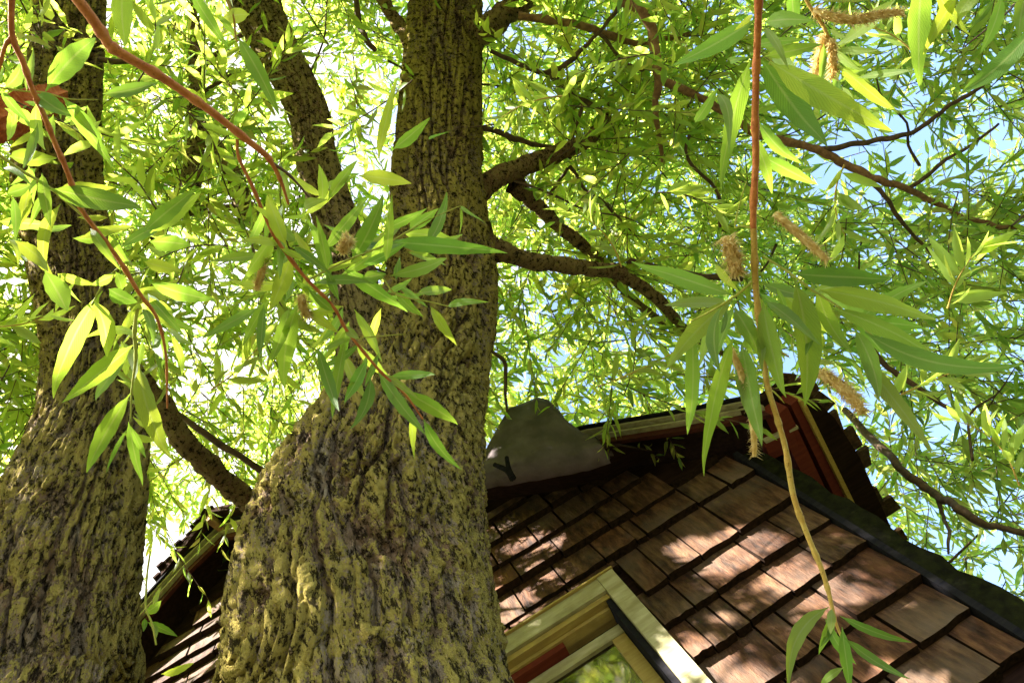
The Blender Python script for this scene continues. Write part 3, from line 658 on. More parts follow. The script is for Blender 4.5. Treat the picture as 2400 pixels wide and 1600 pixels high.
def sprays(n_view, n_sun, n_rest, n_shade):
    ng = n_view//7                                       # seven sprays hang from each branchlet
    dv = cone(ng, FWD, math.radians(42)); r = rng.uniform(4.35, 6.6, ng); P0 = EYE+dv*r[:, None]
    bd = norm(rng.normal(size=(ng, 3))*np.array([1, 1, 0.5])+np.array([0, 0, -0.3])); bl = rng.uniform(0.5, 1.3, ng)
    q_ = rng.uniform(0, 1, (ng, 7)); Pv = (P0[:, None]+bd[:, None]*(bl[:, None]*q_)[..., None]+np.array([0, 0, -0.25])*(q_**2*bl[:, None])[..., None]+rng.normal(size=(ng, 7, 3))*0.05).reshape(-1, 3)
    # extra foliage added in the sun's path to dapple the light on the wall
    ds = np.column_stack([rng.uniform(-2.2, 2.0, n_sun), np.full(n_sun, D), rng.uniform(2.0, 4.8, n_sun)])
    Ps = ds+SUN*rng.uniform(2.9, 5.5, n_sun)[:, None]
    dr = cone(n_rest, (0, 0, 1), math.radians(78)); Pr = EYE+dr*rng.uniform(4.2, 7.5, n_rest)[:, None]
    do = np.column_stack([rng.uniform(-1.5, 1.1, n_shade), rng.uniform(-0.4, 1.3, n_shade), rng.uniform(1.8, 4.2, n_shade)])
    Po = do+SUN*rng.uniform(2.4, 5.0, n_shade)[:, None]  # unseen sprays added to shade the near leaves and trunks
    hc = atY(1290, 1010, YF-0.2); dh = hc+rng.uniform(-1, 1, (520, 3))*np.array([0.5, 0.1, 0.5]); Ph = dh+SUN*rng.uniform(1.5, 4.5, 520)[:, None]  # more sprays added towards the sun to keep the hood shaded
    P = np.vstack([Pv, Ps, Pr, Po, Ph])
    cl = pnoise(P*0.9+3)+0.6*pnoise(P*2.1+9)                       # clumps and gaps
    keep = rng.uniform(size=len(P)) < np.clip(0.58+1.7*cl, 0.04, 1)
    x, y, z = project(P)
    for hx, hy, hr, st in HOLES:
        d2 = ((x-hx)**2+(y-hy)**2)/hr**2
        keep &= ~((z > 0) & (rng.uniform(size=len(P)) < st*np.exp(-0.5*d2**2)))
    for sx_, sy_ in zip(np.interp(np.arange(0, 900, 25), [0, 130, 270, 430, 600, 850], [598, 655, 726, 760, 810, 855]), np.arange(0, 900, 25)):   # the second stem stays in view
        keep &= ~((z > 0) & (np.hypot(x-sx_, y-sy_) < 95) & (np.linalg.norm(P-EYE, axis=1) < 4.75))
    # nothing inside the house, in the trunks or right before the lens
    inside = (P[:, 1] > 1.75) & (P[:, 0] < 2.2) & (P[:, 0] > UL-0.3) & (P[:, 2] < np.interp(P[:, 0], PU, PH)+0.5)
    keep &= ~inside & (np.linalg.norm(P-EYE, axis=1) > 2.9)
    dd = np.linalg.norm(P[:, None]-BODY[None, :, :3], axis=2)-BODY[None, :, 3]
    keep &= dd.min(1) > 0.25
    # keep the line of sight to the near trunks and wall clear
    f = (EYE[None]+(P-EYE)*0.9)
    keep &= ~((z > 0) & (x > 1050) & (x < 2300) & (y > 1150+0.2*np.abs(x-1500)) & (np.linalg.norm(P-EYE, axis=1) < 4.0))
    keep &= ~((z > 0) & (x > -400) & (x < 1750) & (y > 1120) & (y < 2300) & (np.linalg.norm(P-EYE, axis=1) < 5.6))
    return P[keep]
def leaves_from(P):
    n = len(P); k = 18
    tw = norm(rng.normal(size=(n, 3))*np.array([0.7, 0.7, 0.45])+np.array([0, 0, -0.8]))
    L = rng.uniform(0.35, 0.75, n)
    side0 = norm(np.cross(tw, rng.normal(size=(n, 3))))
    bend = norm(np.cross(tw, side0))
    t = (np.arange(k)+0.5)/k
    bq = rng.uniform(-0.35, 0.35, n)
    base = P[:, None]+tw[:, None]*(L[:, None]*t)[..., None]+bend[:, None]*((bq*L)[:, None]*(t**2))[..., None]
    ang = np.arange(k)[None]*2.4+rng.uniform(0, 6.28, (n, 1))+rng.normal(size=(n, k))*0.3
    s = np.cos(ang)[..., None]*side0[:, None]+np.sin(ang)[..., None]*bend[:, None]
    d = norm(tw[:, None]*rng.uniform(0.6, 1.1, (n, k, 1))+s*rng.uniform(0.35, 0.9, (n, k, 1))+np.array([0, 0, -0.25])+rng.normal(size=(n, k, 3))*0.12)
    ln = rng.uniform(0.065, 0.125, (n, k))*(0.75+0.5*np.sin(math.pi*np.clip(t*0.9+0.1, 0, 1)))[None]
    nr = norm(np.cross(d, norm(rng.normal(size=(n, k, 3))+np.array([0, 0, 1.2])*0)))
    nodes = P[:, None]+tw[:, None]*(L[:, None]*np.linspace(-0.15, 1, 4))[..., None]+bend[:, None]*((bq*L)[:, None]*(np.linspace(-0.15, 1, 4)**2))[..., None]
    return base.reshape(-1, 3), d.reshape(-1, 3), nr.reshape(-1, 3), ln.ravel(), nodes
LEAFV = np.array([[0, 0, 0], [0.30, 0.115, 0.02], [0.30, -0.115, 0.02], [0.40, 0, -0.03], [0.66, 0.095, -0.02], [0.66, -0.095, -0.02], [1, 0, -0.12]])
LEAFT = np.array([[0, 3, 1], [0, 2, 3], [1, 3, 4], [2, 5, 3], [3, 6, 4], [3, 5, 6]])
def leaf_mesh(name, B, Dv, Nv, ln):
    S = np.cross(Nv, Dv); n = len(B)
    V = B[:, None]+ln[:, None, None]*(LEAFV[None, :, 0:1]*Dv[:, None]+LEAFV[None, :, 1:2]*S[:, None]*0.95+LEAFV[None, :, 2:3]*Nv[:, None])
    F = (LEAFT[None]+(np.arange(n)*7)[:, None, None]).reshape(-1, 3)
    return mesh(name, V.reshape(-1, 3), F, M_CROWN)
one_leaf = mesh('leaf', LEAFV*np.array([1, 0.95, 1]), LEAFT, M_CROWN)
# leaves cut away along the sun's direction to put sun patches on the wall
SUN_CUTS = [(1600, 1275, .08), (1640, 1310, .06), (1730, 1265, .11), (1690, 1320, .06), (1800, 1330, .06), (1850, 1340, .09), (1915, 1390, .08), (1640, 1500, .06), (1590, 1560, .07), (1200, 1385, .06), (1270, 1330, .05), (1240, 1250, .05),
        (1180, 1440, .05), (1300, 1265, .04), (1750, 1590, .08), (2130, 1595, .08), (1680, 1440, .04), (1400, 1215, .04), (460, 1430, .08), (420, 1500, .08), (520, 1400, .06), (390, 1570, .06), (490, 1500, .06)]
SUN_CUTS = [(atY(x, y, DM), r*0.92) for x, y, r in SUN_CUTS]
def crown(P, parent):
    B, Dv, Nv, ln, nodes = leaves_from(P)
    ks = np.ones(len(nodes), bool)
    for g_, r_ in SUN_CUTS:
        for f in np.linspace(0, 1, 7):
            i0 = min(2, int(f*3)); nd_ = nodes[:, i0]*(1-(f*3-i0))+nodes[:, i0+1]*(f*3-i0); w_ = nd_-g_; a_ = w_ @ SUN
            ks &= ~((a_ > 0.2) & (np.linalg.norm(w_-a_[:, None]*SUN, axis=1) < r_*0.9))
    kl = np.repeat(ks, 18); B, Dv, Nv, ln, nodes = B[kl], Dv[kl], Nv[kl], ln[kl], nodes[ks]
    ok = np.ones(len(B), bool); mid_ = B+Dv*ln[:, None]*0.5
    for g_, r_ in SUN_CUTS:
        w_ = mid_-g_; a_ = w_ @ SUN; ok &= ~((a_ > 0.3) & (np.linalg.norm(w_-a_[:, None]*SUN, axis=1) < r_))
    B, Dv, Nv, ln = B[ok], Dv[ok], Nv[ok], ln[ok]
    x, y, z = project(B+Dv*ln[:, None]*0.5); dist = np.linalg.norm(B-EYE, axis=1)
    vis = (z > 0) & (x > 20) & (x < 2380) & (y > 20) & (y < 1580) & ~((x > 560) & (x < 1150) & (y > 900)) & ~((y > 1100) & (x > 1100) & (x < 2000)) & ~((x < 340) & (y > 1080))
    size = np.where(vis, np.linalg.norm(np.cross(Dv, norm(B-EYE)), axis=1)*ln/dist, 0)
    big = np.argsort(-size)[:300]; msk = np.ones(len(B), bool); msk[big] = False
    cr = link('crown', leaf_mesh('crown', B[msk], Dv[msk], Nv[msk], ln[msk]), parent); cr['kind'] = 'stuff'
    S = np.cross(Nv, Dv)
    for i in big:
        o = bpy.data.objects.new('leaf', one_leaf); COL.objects.link(o); o.parent = parent
        m = Matrix.Identity(4)
        for a, vec in enumerate((Dv[i], S[i], Nv[i])):
            for b in range(3): m[b][a] = vec[b]*ln[i]
        m.translation = Vector(B[i]); o.matrix_parent_inverse = Matrix.Translation(-Vector(parent.location)); o.matrix_basis = m
    # fine twigs of the crown
    n = len(nodes); T = norm(nodes[:, -1]-nodes[:, 0]); U = norm(np.cross(T, np.array([0.3, 0.7, 0.2]))); W = np.cross(T, U)
    rad = np.array([0.0032, 0.0028, 0.0022, 0.0012]); th = np.arange(3)*2*math.pi/3
    off = np.cos(th)[None, None, :, None]*U[:, None, None]+np.sin(th)[None, None, :, None]*W[:, None, None]
    V = nodes[:, :, None]+off*rad[None, :, None, None]
    q = np.array([[a*3+b, a*3+(b+1) % 3, a*3+3+(b+1) % 3, a*3+3+b] for a in range(3) for b in range(3)])
    F = (q[None]+(np.arange(n)*12)[:, None, None]).reshape(-1, 4)
    tw = link('crown_twigs', mesh('crown_twigs', V.reshape(-1, 3), F, M_DARK), parent); tw['kind'] = 'stuff'
    return len(B)
PS = sprays(18200, 1900, 700, 1350)
isleft = PS[:, 0] < -0.9+0.10*rng.normal(size=len(PS))
nl = crown(PS[~isleft], main)+crown(PS[isleft], left)
# longer bare twigs wandering through the crown
tv, tf = [], []
for i in range(150):
    d0 = cone(1, FWD, math.radians(40))[0]; p = EYE+d0*rng.uniform(3.6, 5.2)
    x, y, z = project(p)
    if x < 500 or (y > 850 and x < 2000): continue
    v = norm(rng.normal(size=3)*np.array([1, 1, .5])); pts = [p]
    for k in range(4):
        v = norm(v+rng.normal(size=3)*0.35); pts.append(pts[-1]+v*rng.uniform(0.12, 0.28))
    qx, qy, qz = project(np.array(pts))
    if ((qy > 860) & (qx < 2150)).any(): continue
    r0 = rng.uniform(0.003, 0.008); V, F = tube(np.array(pts), np.linspace(r0, r0*0.35, 5), 5, 3, 0.0)
    o_ = sum(len(a) for a in tv); tv.append(V); tf += [tuple(int(j)+o_ for j in f) for f in F]
ct = link('wandering_twigs', mesh('wandering_twigs', np.vstack(tv), tf, M_DARK, True), main); ct['kind'] = 'stuff'

# ---------------------------------------------------------------- near hanging twigs with separate leaves
def leaf(parent, bx, by, tx, ty, wpx, d, curve=0.0, roll=None, tilt=None, name='leaf'):
    d0 = d+random.uniform(-.02, .02); d1 = d0+(random.uniform(-.05, .05) if tilt is None else tilt)
    b = at(bx, by, d0); t = at(tx, ty, d1); ax = t-b; L = np.linalg.norm(ax); ax /= L
    view = norm((b+t)/2-EYE); sd = np.cross(ax, view); sd /= np.linalg.norm(sd); nm = np.cross(sd, ax)
    ro = random.uniform(-0.55, 0.55) if roll is None else roll
    wd = 0.86*wpx*(d0+d1)/2/FPX/2/max(math.cos(ro), 0.45)
    s2 = sd*math.cos(ro)+nm*math.sin(ro); n2 = np.cross(ax, s2)
    cv = curve if curve else random.uniform(-.07, .07); dr = random.uniform(-0.13, 0.13); nn = 17; twist = random.uniform(-0.5, 0.5); tipc = random.uniform(-0.10, 0.10); asy = random.uniform(-0.14, 0.14)
    tt = np.linspace(0, 1, nn); V = []; ac = []; al = []
    pk_ = random.uniform(0.36, 0.46); fold = random.uniform(0.10, 0.30); wv = random.uniform(0, 6.28)
    for i, u in enumerate(tt):
        c = b+ax*L*u+sd*(cv*L*4*u*(1-u)*0.5+tipc*L*max(0, u-0.6)**2*(1-u)*12)+n2*(dr*L*4*u*(1-u))
        tw_ = twist*(u-0.4); s3 = s2*math.cos(tw_)+n2*math.sin(tw_); n3 = n2*math.cos(tw_)-s2*math.sin(tw_)
        if u < 0.05: wl = 0.05
        else:
            q = (u-0.05)/0.95; e = math.log(0.5)/math.log(pk_); wl = max(0.02, math.sin(math.pi*q**e)**0.85*(1-0.25*q))/0.9
        w_ = wd*wl
        for a in (-1, -0.5, 0, 0.5, 1):
            ja = (1+asy*a+(0.05*math.sin(31*u+wv*3+a) if abs(a) == 1 else 0)); V.append(c+s3*w_*a*ja*(1-0.12*fold)+n3*(abs(a)*w_*fold+0.10*w_*math.sin(9*u+wv+2*a)*abs(a))); ac.append(abs(a)); al.append(u)
    F = [(i*5+j, i*5+j+1, i*5+6+j, i*5+5+j) for i in range(nn-1) for j in range(4)]
    c0 = Vector(b); me = mesh('leaf', np.array(V)-b, F, M_LEAF, True)
    for nm_, dat in (('across', ac), ('along', al)):
        at_ = me.attributes.new(nm_, 'FLOAT', 'POINT'); at_.data.foreach_set('value', dat)
    return link(name, me, parent, c0)
def stem(parent, pts, d, m, name='stem'):
    P_, R_ = [], []
    for q in pts:
        x, y, w_ = q[:3]; dd = q[3] if len(q) > 3 else d
        P_.append(at(x, y, dd)); R_.append(0.85*w_/2*dd/FPX)
    C = catmull(np.column_stack([P_, R_]), 8); sd_ = random.uniform(0, 99)
    C[:, :3] += np.stack([pnoise(C[:, :3]*22+sd_), pnoise(C[:, :3]*22+sd_+5), pnoise(C[:, :3]*22+sd_+9)], -1)*np.minimum(0.004, C[:, 3:4]*0.8)
    ph = rng.uniform(0, 5); C[:, 3] *= 1+0.07*pnoise(C[:, :3]*60+sd_)+0.22*(np.abs(((np.arange(len(C))+ph) % 9)-1) < 0.9)   # leaf nodes
    V, F = tube(C[:, :3], C[:, 3], 8, 2, 0.02)
    return link(name, mesh(name, V, F, m, True), parent)
def catkin(parent, x0, y0, x1, y1, wpx, d):
    a = at(x0, y0, d); b = at(x1, y1, d+random.uniform(-.02, .02)); ax = b-a; L = np.linalg.norm(ax); ax /= L
    u = norm(np.cross(ax, [0.3, 0.2, 0.9])); v = np.cross(ax, u); r = 1.35*wpx/2*d/FPX; V, F = [], []
    bow = u*L*random.uniform(-.08, .08); K = 12
    for i in range(K+1):
        q = i/K; c = a+ax*L*q+bow*4*q*(1-q); rr = r*0.55*(0.35+0.65*math.sin(math.pi*min(1, 0.1+q*0.86))**0.6)
        for k in range(6): V.append(c+rr*(u*math.cos(k*1.0472)+v*math.sin(k*1.0472)))
    F = [(i*6+k, i*6+(k+1) % 6, i*6+6+(k+1) % 6, i*6+6+k) for i in range(K) for k in range(6)]
    for i in range(420):                                          # fluffy scales
        q = random.random(); c = a+ax*L*q+bow*4*q*(1-q); th = random.uniform(0, 6.28); o = u*math.cos(th)+v*math.sin(th)
        p1 = c+o*r*0.4; p2 = c+o*r*random.uniform(0.7, 1.45)+ax*r*random.uniform(-.3, .8); s_ = norm(np.cross(o, ax))*r*0.11
        k = len(V); V += [p1-s_, p1+s_, p2]; F.append((k, k+1, k+2))
    link('catkin', mesh('catkin', np.array(V)-a, F, M_CATKIN), parent, Vector(a))
def zo(ox, oy, s):
    return lambda x, y: (ox+x/s, oy+y/s, s)
def put(parent, z, d, rows):
    for r in rows:
        bx, by, s = z(r[0], r[1]); tx, ty, _ = z(r[2], r[3])
        leaf(parent, bx, by, tx, ty, r[4]/s, d+(r[6] if len(r) > 6 else 0), r[5] if len(r) > 5 else 0)
zA = zo(0, 0, 2.904); zB = zo(400, 380, 2.1775); zC = zo(0, 350, 1.96); zD = zo(800, 0, 2.904); zR = zo(1600, 0, 2.904); zS = zo(1600, 530, 2.904); zE = zo(1800, 1200, 3.92)
G = 'leafy willow twigs hanging close to the camera'
# long orange diagonal twig
t1 = thing('willow_twig', 'orange twig slanting down across the middle trunk with many broad leaves', 'twig', tuple(at(165, -20, .75)), G)
stem(t1, [(120, -70, 25), (165, -20, 25), (241, 79, 24), (265, 110, 24), (344, 158, 22), (437, 220, 21), (516, 279, 19), (612, 350, 16), (640, 386, 12), (661, 434, 9), (676, 480, 5)], .75, M_ORANGE)
stem(t1, [(556, 326, 8), (560, 370, 8), (592, 440, 9), (632, 530, 9), (662, 582, 10), (721, 655, 9), (781, 720, 9), (813, 775, 8), (864, 839, 8), (896, 876, 7), (951, 926, 6), (992, 982, 5)], .75, M_ORANGE)
stem(t1, [(640, 384, 9), (682, 414, 7), (740, 480, 5)], .75, M_DARK, 'side_shoot')
stem(t1, [(725, 655, 6), (767, 633, 5), (822, 607, 5), (896, 577, 4), (951, 545, 4), (1010, 513, 3), (1080, 482, 2.5)], .75, M_SHOOT, 'side_shoot')
stem(t1, [(896, 650, 5), (930, 690, 4), (1000, 706, 4), (1050, 718, 3)], .75, M_SHOOT, 'side_shoot')
stem(t1, [(830, 795, 3), (880, 788, 3), (950, 783, 2.5)], .75, M_SHOOT, 'side_shoot')
put(t1, zB, .75, [(960, 70, 1230, 110, 88), (920, 510, 1085, 160, 100), (1100, 510, 1130, 160, 55), (1140, 410, 1720, 465, 100, .06), (1120, 580, 1410, 490, 78), (880, 540, 1210, 765, 82), (1255, 670, 1435, 650, 58),
  (1410, 738, 1625, 714, 46), (1325, 735, 1460, 935, 62), (1220, 345, 1370, 235, 72), (1480, 225, 1610, 315, 22), (1480, 225, 1475, 370, 16), (612, 490, 500, 765, 98), (605, 740, 500, 1040, 74), (645, 740, 585, 1165, 102),
  (590, 430, 495, 165, 84), (560, 425, 345, 410, 52), (800, 550, 740, 270, 52), (690, 760, 860, 870, 58), (890, 830, 965, 900, 52), (745, 930, 860, 1270, 74), (895, 890, 825, 1310, 64), (1000, 1010, 885, 1235, 72),
  (1060, 1070, 1300, 1390, 78), (1190, 1170, 1465, 1338, 88), (1235, 1270, 1245, 1515, 42), (1290, 1310, 1485, 1570, 62), (770, 205, 755, 10, 64), (800, 200, 955, -10, 62), (680, 235, 800, 190, 60), (985, 590, 1100, 570, 74), (800, 560, 860, 705, 52),
  (1150, 600, 1170, 480, 40), (830, 760, 700, 640, 50), (560, 440, 700, 500, 40), (1150, 660, 1290, 790, 60), (930, 900, 780, 960, 36), (560, 330, 640, 400, 60)])
put(t1, zA, .74, [(700, 640, 1075, 565, 92), (980, 1580, 1340, 1290, 120, 0, .03)])
put(t1, zD, .74, [(250, 1080, 392, 515, 74), (355, 1015, 605, 800, 92), (595, 948, 745, 888, 22)])
catkin(t1, 600, 680, 620, 600, 22, .77); catkin(t1, 705, 690, 725, 745, 26, .75); catkin(t1, 800, 590, 818, 556, 26, .75)
# thin twig at the left
t2 = thing('willow_twig', 'thin orange twig at the left, its leaf fan hanging before the left trunk', 'twig', tuple(at(26, -15, .8)), G)
stem(t2, [(24, -60, 14), (26, -15, 14), (28, 83, 13), (55, 148, 13), (79, 213, 12), (100, 262, 12), (127, 330, 12), (151, 386, 12), (172, 444, 12), (193, 492, 11), (245, 564, 11), (286, 620, 11), (332, 692, 10), (367, 743, 8), (388, 819, 7), (392, 911, 5), (393, 957, 4)], .8, M_ORANGE)
stem(t2, [(28, 83, 9), (12, 110, 9), (2, 150, 8), (-10, 200, 7)], .8, M_ORANGE, 'side_shoot')
stem(t2, [(330, 690, 7), (320, 740, 9), (316, 784, 10), (319, 840, 8), (309, 911, 5), (306, 988, 4)], .8, M_SHOOT, 'side_shoot')
stem(t2, [(286, 620, 5), (245, 660, 5), (215, 715, 5)], .8, M_SHOOT, 'side_shoot')
put(t2, zC, .8, [(540, 570, 420, 625, 42), (470, 650, 245, 1145, 90, -.08), (430, 690, 492, 955, 78), (500, 640, 632, 702, 74), (680, 605, 985, 686, 78), (610, 900, 285, 1162, 88), (640, 990, 792, 1425, 98), (600, 1120, 398, 1485, 82), (590, 1250, 655, 1545, 46), (600, 1270, 672, 1415, 32), (580, 1290, 488, 1485, 20),
  (690, 680, 825, 865, 92), (655, 730, 705, 900, 44), (700, 870, 750, 965, 46), (660, 515, 835, 560, 62), (690, 425, 880, 442, 92), (530, 560, 560, 645, 52), (690, 385, 925, 195, 78), (265, 570, 445, 625, 42), (265, 572, 372, 702, 17), (20, 600, 120, 612, 32), (640, 700, 600, 800, 40)])
put(t2, zA, .8, [(255, 640, 490, 800, 115), (435, 668, 785, 1150, 105), (250, 690, 312, 1025, 74), (180, 620, 225, 325, 52), (430, 668, 665, 945, 60)])
# pale green twig from the left edge
t5 = thing('willow_twig', 'slim pale green twig coming in from the left edge over the left trunk', 'twig', tuple(at(-40, 345, .82)), G)
stem(t5, [(-40, 345, 8), (0, 365, 8), (51, 401, 7), (117, 442, 7), (184, 498, 6), (232, 541, 5)], .82, M_SHOOT)
stem(t5, [(-30, 200, 5), (10, 207, 5), (60, 214, 4), (105, 217, 4), (160, 232, 3), (230, 234, 2)], .82, M_SHOOT, 'side_shoot')
put(t5, zC, .82, [(40, 32, 262, 40, 78), (230, 182, 655, 272, 108, .05), (280, 250, 215, 565, 56, -.22), (70, 420, 222, 562, 62), (205, 555, 312, 742, 98), (-10, 330, 235, 345, 56), (130, 185, 90, 355, 52), (30, 205, 140, 165, 58), (60, 215, 70, 420, 40)])
put(t5, zA, .82, [(310, 622, 652, 258, 155, .06), (30, 600, 130, 415, 74), (0, 600, 205, 835, 62), (-40, 560, 30, 450, 50)])
# leaves hanging in from above the frame, left
t6 = thing('willow_twig', 'leaves dangling from a twig above the top edge, left of the thin stem', 'twig', tuple(at(240, -150, .8)), G)
stem(t6, [(240, -150, 10), (360, -120, 9), (480, -80, 8), (540, 20, 6), (552, 90, 5), (560, 95, 3)], .8, M_GOLD)
put(t6, zA, .8, [(835, -160, 852, 322, 135), (1290, -80, 1565, 335, 84), (1615, 250, 1905, 795, 112, .03), (1700, 100, 1490, 145, 100), (1600, 240, 1480, 100, 50)])
# main hanging twig on the right
t3 = thing('willow_twig', 'long golden brown twig hanging straight down on the right to the shingles', 'twig', tuple(at(1781, -20, .62)), G)
stem(t3, [(1783, -70, 18), (1781, -15, 18), (1777, 120, 18), (1772, 241, 18), (1770, 379, 18), (1765, 537, 17)], .62, M_ORANGE)
stem(t3, [(1765, 535, 17), (1769, 650, 17), (1779, 754, 17), (1788, 826, 16), (1800, 909, 15), (1820, 978, 15), (1841, 1050, 15), (1862, 1165, 15), (1893, 1256, 14), (1924, 1332, 13), (1944, 1397, 11), (1958, 1455, 8), (1976, 1506, 6), (1986, 1570, 5)], .62, M_GOLD)
stem(t3, [(1766, 658, 6), (1730, 688, 7), (1690, 715, 6), (1655, 735, 5), (1620, 752, 4)], .62, M_SHOOT, 'side_shoot')
stem(t3, [(1787, 600, 6), (1850, 640, 6), (1905, 680, 6), (1960, 715, 6), (2010, 755, 6), (2060, 800, 4)], .62, M_SHOOT, 'side_shoot')
stem(t3, [(1788, 805, 6), (1815, 817, 5), (1848, 835, 4)], .62, M_GOLD, 'side_shoot')
stem(t3, [(1766, 535, 5), (1735, 530, 4), (1722, 530, 4), (1735, 470, 3), (1750, 425, 3)], .62, M_SHOOT, 'side_shoot')
put(t3, zR, .62, [(490, 135, -70, 445, 135, .04), (560, 155, 890, 138, 115), (540, 410, 985, 1000, 200, 0, .01), (590, 420, 1430, 895, 185, -.04), (460, 410, 262, 1305, 125), (235, 640, 312, 1045, 82, .2), (85, 835, 245, 590, 82), (555, 185, 725, 475, 62), (330, 420, 460, 390, 50), (480, 100, 350, 210, 40)])
put(t3, zS, .62, [(345, 470, -350, 240, 130, .05), (340, 500, -120, 980, 150, -.05), (215, 255, 385, 445, 62), (60, 650, 33, 1415, 112), (345, 760, 145, 1700, 118, .03), (345, 555, 545, 920, 130), (400, 800, 540, 1495, 165), (545, 520, 705, 1165, 150), (760, 370, 830, 1225, 200, .02), (755, 325, 1425, 350, 150),
  (930, 435, 1735, 640, 150, .05), (1010, 555, 1790, 930, 120, .05), (1165, 690, 1335, 1190, 130), (1240, 720, 2350, 930, 140, -.22), (1210, 890, 1700, 1530, 125, .04), (340, 790, 270, 900, 40), (700, 560, 640, 420, 46), (300, 560, 260, 730, 40)])
put(t3, zE, .62, [(560, 870, 180, 1640, 150, -.24), (590, 880, 575, 1120, 82), (660, 950, 1320, 1195, 82, -.12), (700, 1150, 1310, 1530, 90), (680, 1050, 765, 1640, 112), (700, 1420, 480, 1600, 72)])
catkin(t3, 1700, 555, 1728, 645, 40, .62); catkin(t3, 1815, 500, 1940, 612, 26, .62); catkin(t3, 1712, 815, 1768, 1070, 24, .63); catkin(t3, 1918, 872, 2022, 966, 32, .62)
# upper right leaves and catkins from a twig above the frame
t7 = thing('willow_twig', 'beige twig with pale catkins and bright narrow leaves hanging at the top right', 'twig', tuple(at(1870, -60, .78)), G)
stem(t7, [(1870, -60, 9), (1888, 0, 9), (1915, 40, 8), (1935, 70, 8), (1950, 110, 7), (1960, 170, 6)], .78, M_GOLD)
stem(t7, [(1900, -80, 9), (2100, -90, 9), (2300, -60, 8), (2440, 10, 6)], .78, M_GOLD, 'side_shoot')
put(t7, zR, .78, [(1050, 430, 1475, 775, 84, .03), (1190, 530, 1565, 478, 54), (1050, 340, 1345, 340, 56), (1085, 590, 1185, 725, 42), (790, 225, 735, 460, 50), (1640, -200, 1625, 630, 142), (880, -40, 1290, 0, 165), (2420, 150, 1880, 650, 130), (740, -70, 765, 185, 92), (2345, -60, 2285, 265, 110), (960, 300, 930, 580, 50), (1000, 200, 1120, 260, 40)])
catkin(t7, 1905, 25, 2050, 45, 26, .78); catkin(t7, 1930, 80, 1907, 192, 24, .78); catkin(t7, 1945, 90, 1948, 185, 26, .78); catkin(t7, 2010, 45, 2120, 30, 22, .78)
# more slim leaves filling the three clusters
def fill(parent, d, spots):
    for cx, cy, n, spread, ang, L0 in spots:
        for k in range(n):
            a = math.radians(ang+random.uniform(-75, 75)); L = L0*random.uniform(0.6, 1.1)
            bx = cx+random.gauss(0, spread); by = cy+random.gauss(0, spread)
            leaf(parent, bx, by, bx+math.cos(a)*L, by+math.sin(a)*L, L*random.uniform(0.17, 0.24), d+random.uniform(-.03, .05), random.uniform(-.12, .12), random.uniform(-0.9, 0.9))
fill(t1, .78, [(665, 590, 5, 22, 110, 140), (720, 655, 5, 18, 70, 130), (770, 640, 5, 22, -60, 150), (840, 610, 5, 22, -70, 150), (930, 560, 5, 22, -30, 150), (800, 740, 6, 18, 110, 140), (850, 820, 5, 18, 100, 140), (650, 500, 5, 20, 170, 120), (720, 480, 4, 25, -90, 130), (890, 880, 4, 15, 60, 130), (900, 690, 4, 15, 30, 120), (640, 700, 4, 20, 110, 150)])
fill(t2, .83, [(250, 570, 3, 18, 20, 130), (330, 700, 5, 16, 60, 130), (320, 800, 4, 14, 120, 130), (210, 530, 4, 20, -20, 120), (390, 780, 4, 15, 60, 120), (100, 280, 3, 15, 150, 120)])
fill(t5, .84, [(60, 410, 4, 22, 90, 120), (120, 450, 3, 18, 60, 120), (30, 240, 4, 20, 60, 110), (40, 560, 4, 25, 40, 110)])
fill(t3, .66, [(1700, 720, 4, 15, 140, 170), (1790, 680, 5, 22, 80, 190), (1900, 690, 5, 20, 40, 200), (1780, 110, 4, 20, 60, 180), (1760, 300, 3, 20, 100, 170), (1990, 745, 4, 18, 30, 190), (1950, 1440, 3, 8, 80, 120)])
fill(t7, .82, [(1950, 110, 5, 20, 60, 130), (1965, 200, 4, 12, 40, 130), (2200, -30, 3, 60, 90, 170), (2330, -20, 3, 30, 100, 150)])
# twigs of middle distance: each a thing of its own with its leaves
MID = [(430, 610, 2.3, 'over the pale gap right of the left trunk'), (330, 960, 2.1, 'just right of the left trunk, below the leaf fan'), (560, 850, 2.4, 'in the bright gap left of the middle trunk'), (20, 740, 2.2, 'at the left edge beside the left trunk'), (1440, 150, 2.6, 'under the dark crooked branch at the top'),
       (1390, 560, 2.6, 'over the forked limbs right of the middle trunk'), (1980, 470, 2.2, 'right of the long hanging twig, below the thin bough'), (2260, 650, 2.0, 'at the right edge, level with the big leaf fan'), (2170, 900, 2.3, 'beyond the curved leaf at the right'), (2310, 1060, 2.1, 'above the lower right bough'), (1500, 860, 2.6, 'above the rake board of the house'),
       (870, 250, 2.6, 'beside the middle trunk near the top'), (340, 100, 2.3, 'under the orange slanting twig near the top left'), (1250, 250, 2.6, 'between the middle trunk and the thick limb'), (2080, 110, 2.3, 'in the top right corner region among blue gaps'), (1620, 480, 2.5, 'left of the long hanging twig, at mid height'), (480, 330, 2.5, 'on the upright dark stem between the trunks')]
mid_leaf = mesh('leaf', LEAFV*np.array([1, 0.95, 1]), LEAFT, M_CROWN)
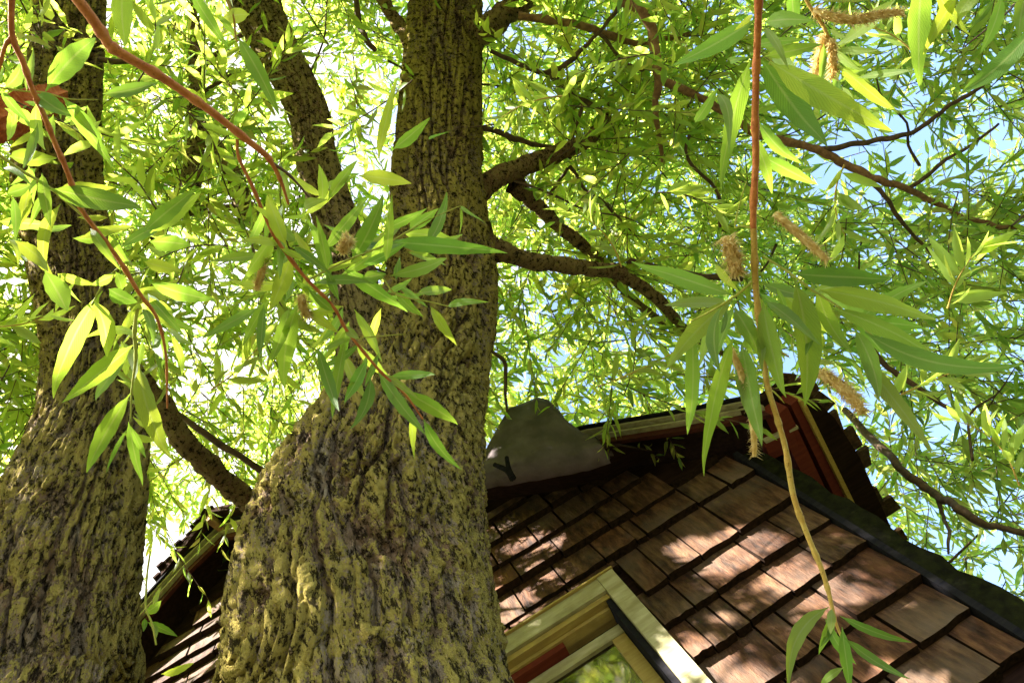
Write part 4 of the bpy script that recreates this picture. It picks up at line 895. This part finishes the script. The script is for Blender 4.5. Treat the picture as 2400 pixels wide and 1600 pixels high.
for mx, my, md, where in MID:
    tm = thing('willow_twig', 'small leafy willow twig '+where, 'twig', tuple(at(mx, my, md)), 'small twigs of middle distance')
    a = random.uniform(0, 6.28); Lp = random.uniform(150, 230); pts = []
    cx, cy = mx-math.cos(a)*Lp/2, my-math.sin(a)*Lp/2; bow = random.uniform(-.3, .3)
    for k in range(5):
        q = k/4; pts.append((cx+math.cos(a)*Lp*q-math.sin(a)*Lp*bow*q*(1-q)*2, cy+math.sin(a)*Lp*q+math.cos(a)*Lp*bow*q*(1-q)*2, 4.5-2.8*q))
    stem(tm, pts, md, M_GOLD if random.random() < .5 else M_DARK)
    for k in range(15):
        q = (k+0.6)/15; i0 = min(3, int(q*4)); f = q*4-i0
        B = at(pts[i0][0]*(1-f)+pts[i0+1][0]*f, pts[i0][1]*(1-f)+pts[i0+1][1]*f, md)
        T = norm(at(pts[4][0], pts[4][1], md)-at(pts[0][0], pts[0][1], md)); sd = norm(np.cross(T, rng.normal(size=3)))
        Dv = norm(T*rng.uniform(.3, 1)+sd*rng.uniform(.5, 1)+np.array([0, 0, -.2])); Nv = norm(np.cross(Dv, rng.normal(size=3))); S = np.cross(Nv, Dv); ln = rng.uniform(.07, .11)
        o = bpy.data.objects.new('leaf', mid_leaf); COL.objects.link(o); o.parent = tm; m = Matrix.Identity(4)
        for c_, vec in enumerate((Dv, S, Nv)):
            for b_ in range(3): m[b_][c_] = vec[b_]*ln
        m.translation = Vector(B); o.matrix_parent_inverse = Matrix.Translation(-Vector(tm.location)); o.matrix_basis = m
# small twig by the rake board, between the trunks
t8 = thing('willow_twig', 'short leafy twig drooping between the trunks beside the left roof edge', 'twig', tuple(at(352, 1290, 1.5)), G)
stem(t8, [(352, 1290, 5), (345, 1350, 5), (342, 1420, 5), (356, 1460, 5), (366, 1510, 4)], 1.5, M_SHOOT)
zF = zo(282, 1100, 3.135)
put(t8, zF, 1.5, [(180, 1050, 300, 960, 70), (200, 1120, 420, 1225, 60), (230, 1120, 265, 1235, 40), (180, 1090, 170, 1190, 40), (300, 1500, 540, 1420, 60), (240, 1000, 300, 860, 36)])
print('shingles', nsh, 'crown leaves', nl, 'objects', len(bpy.data.objects))
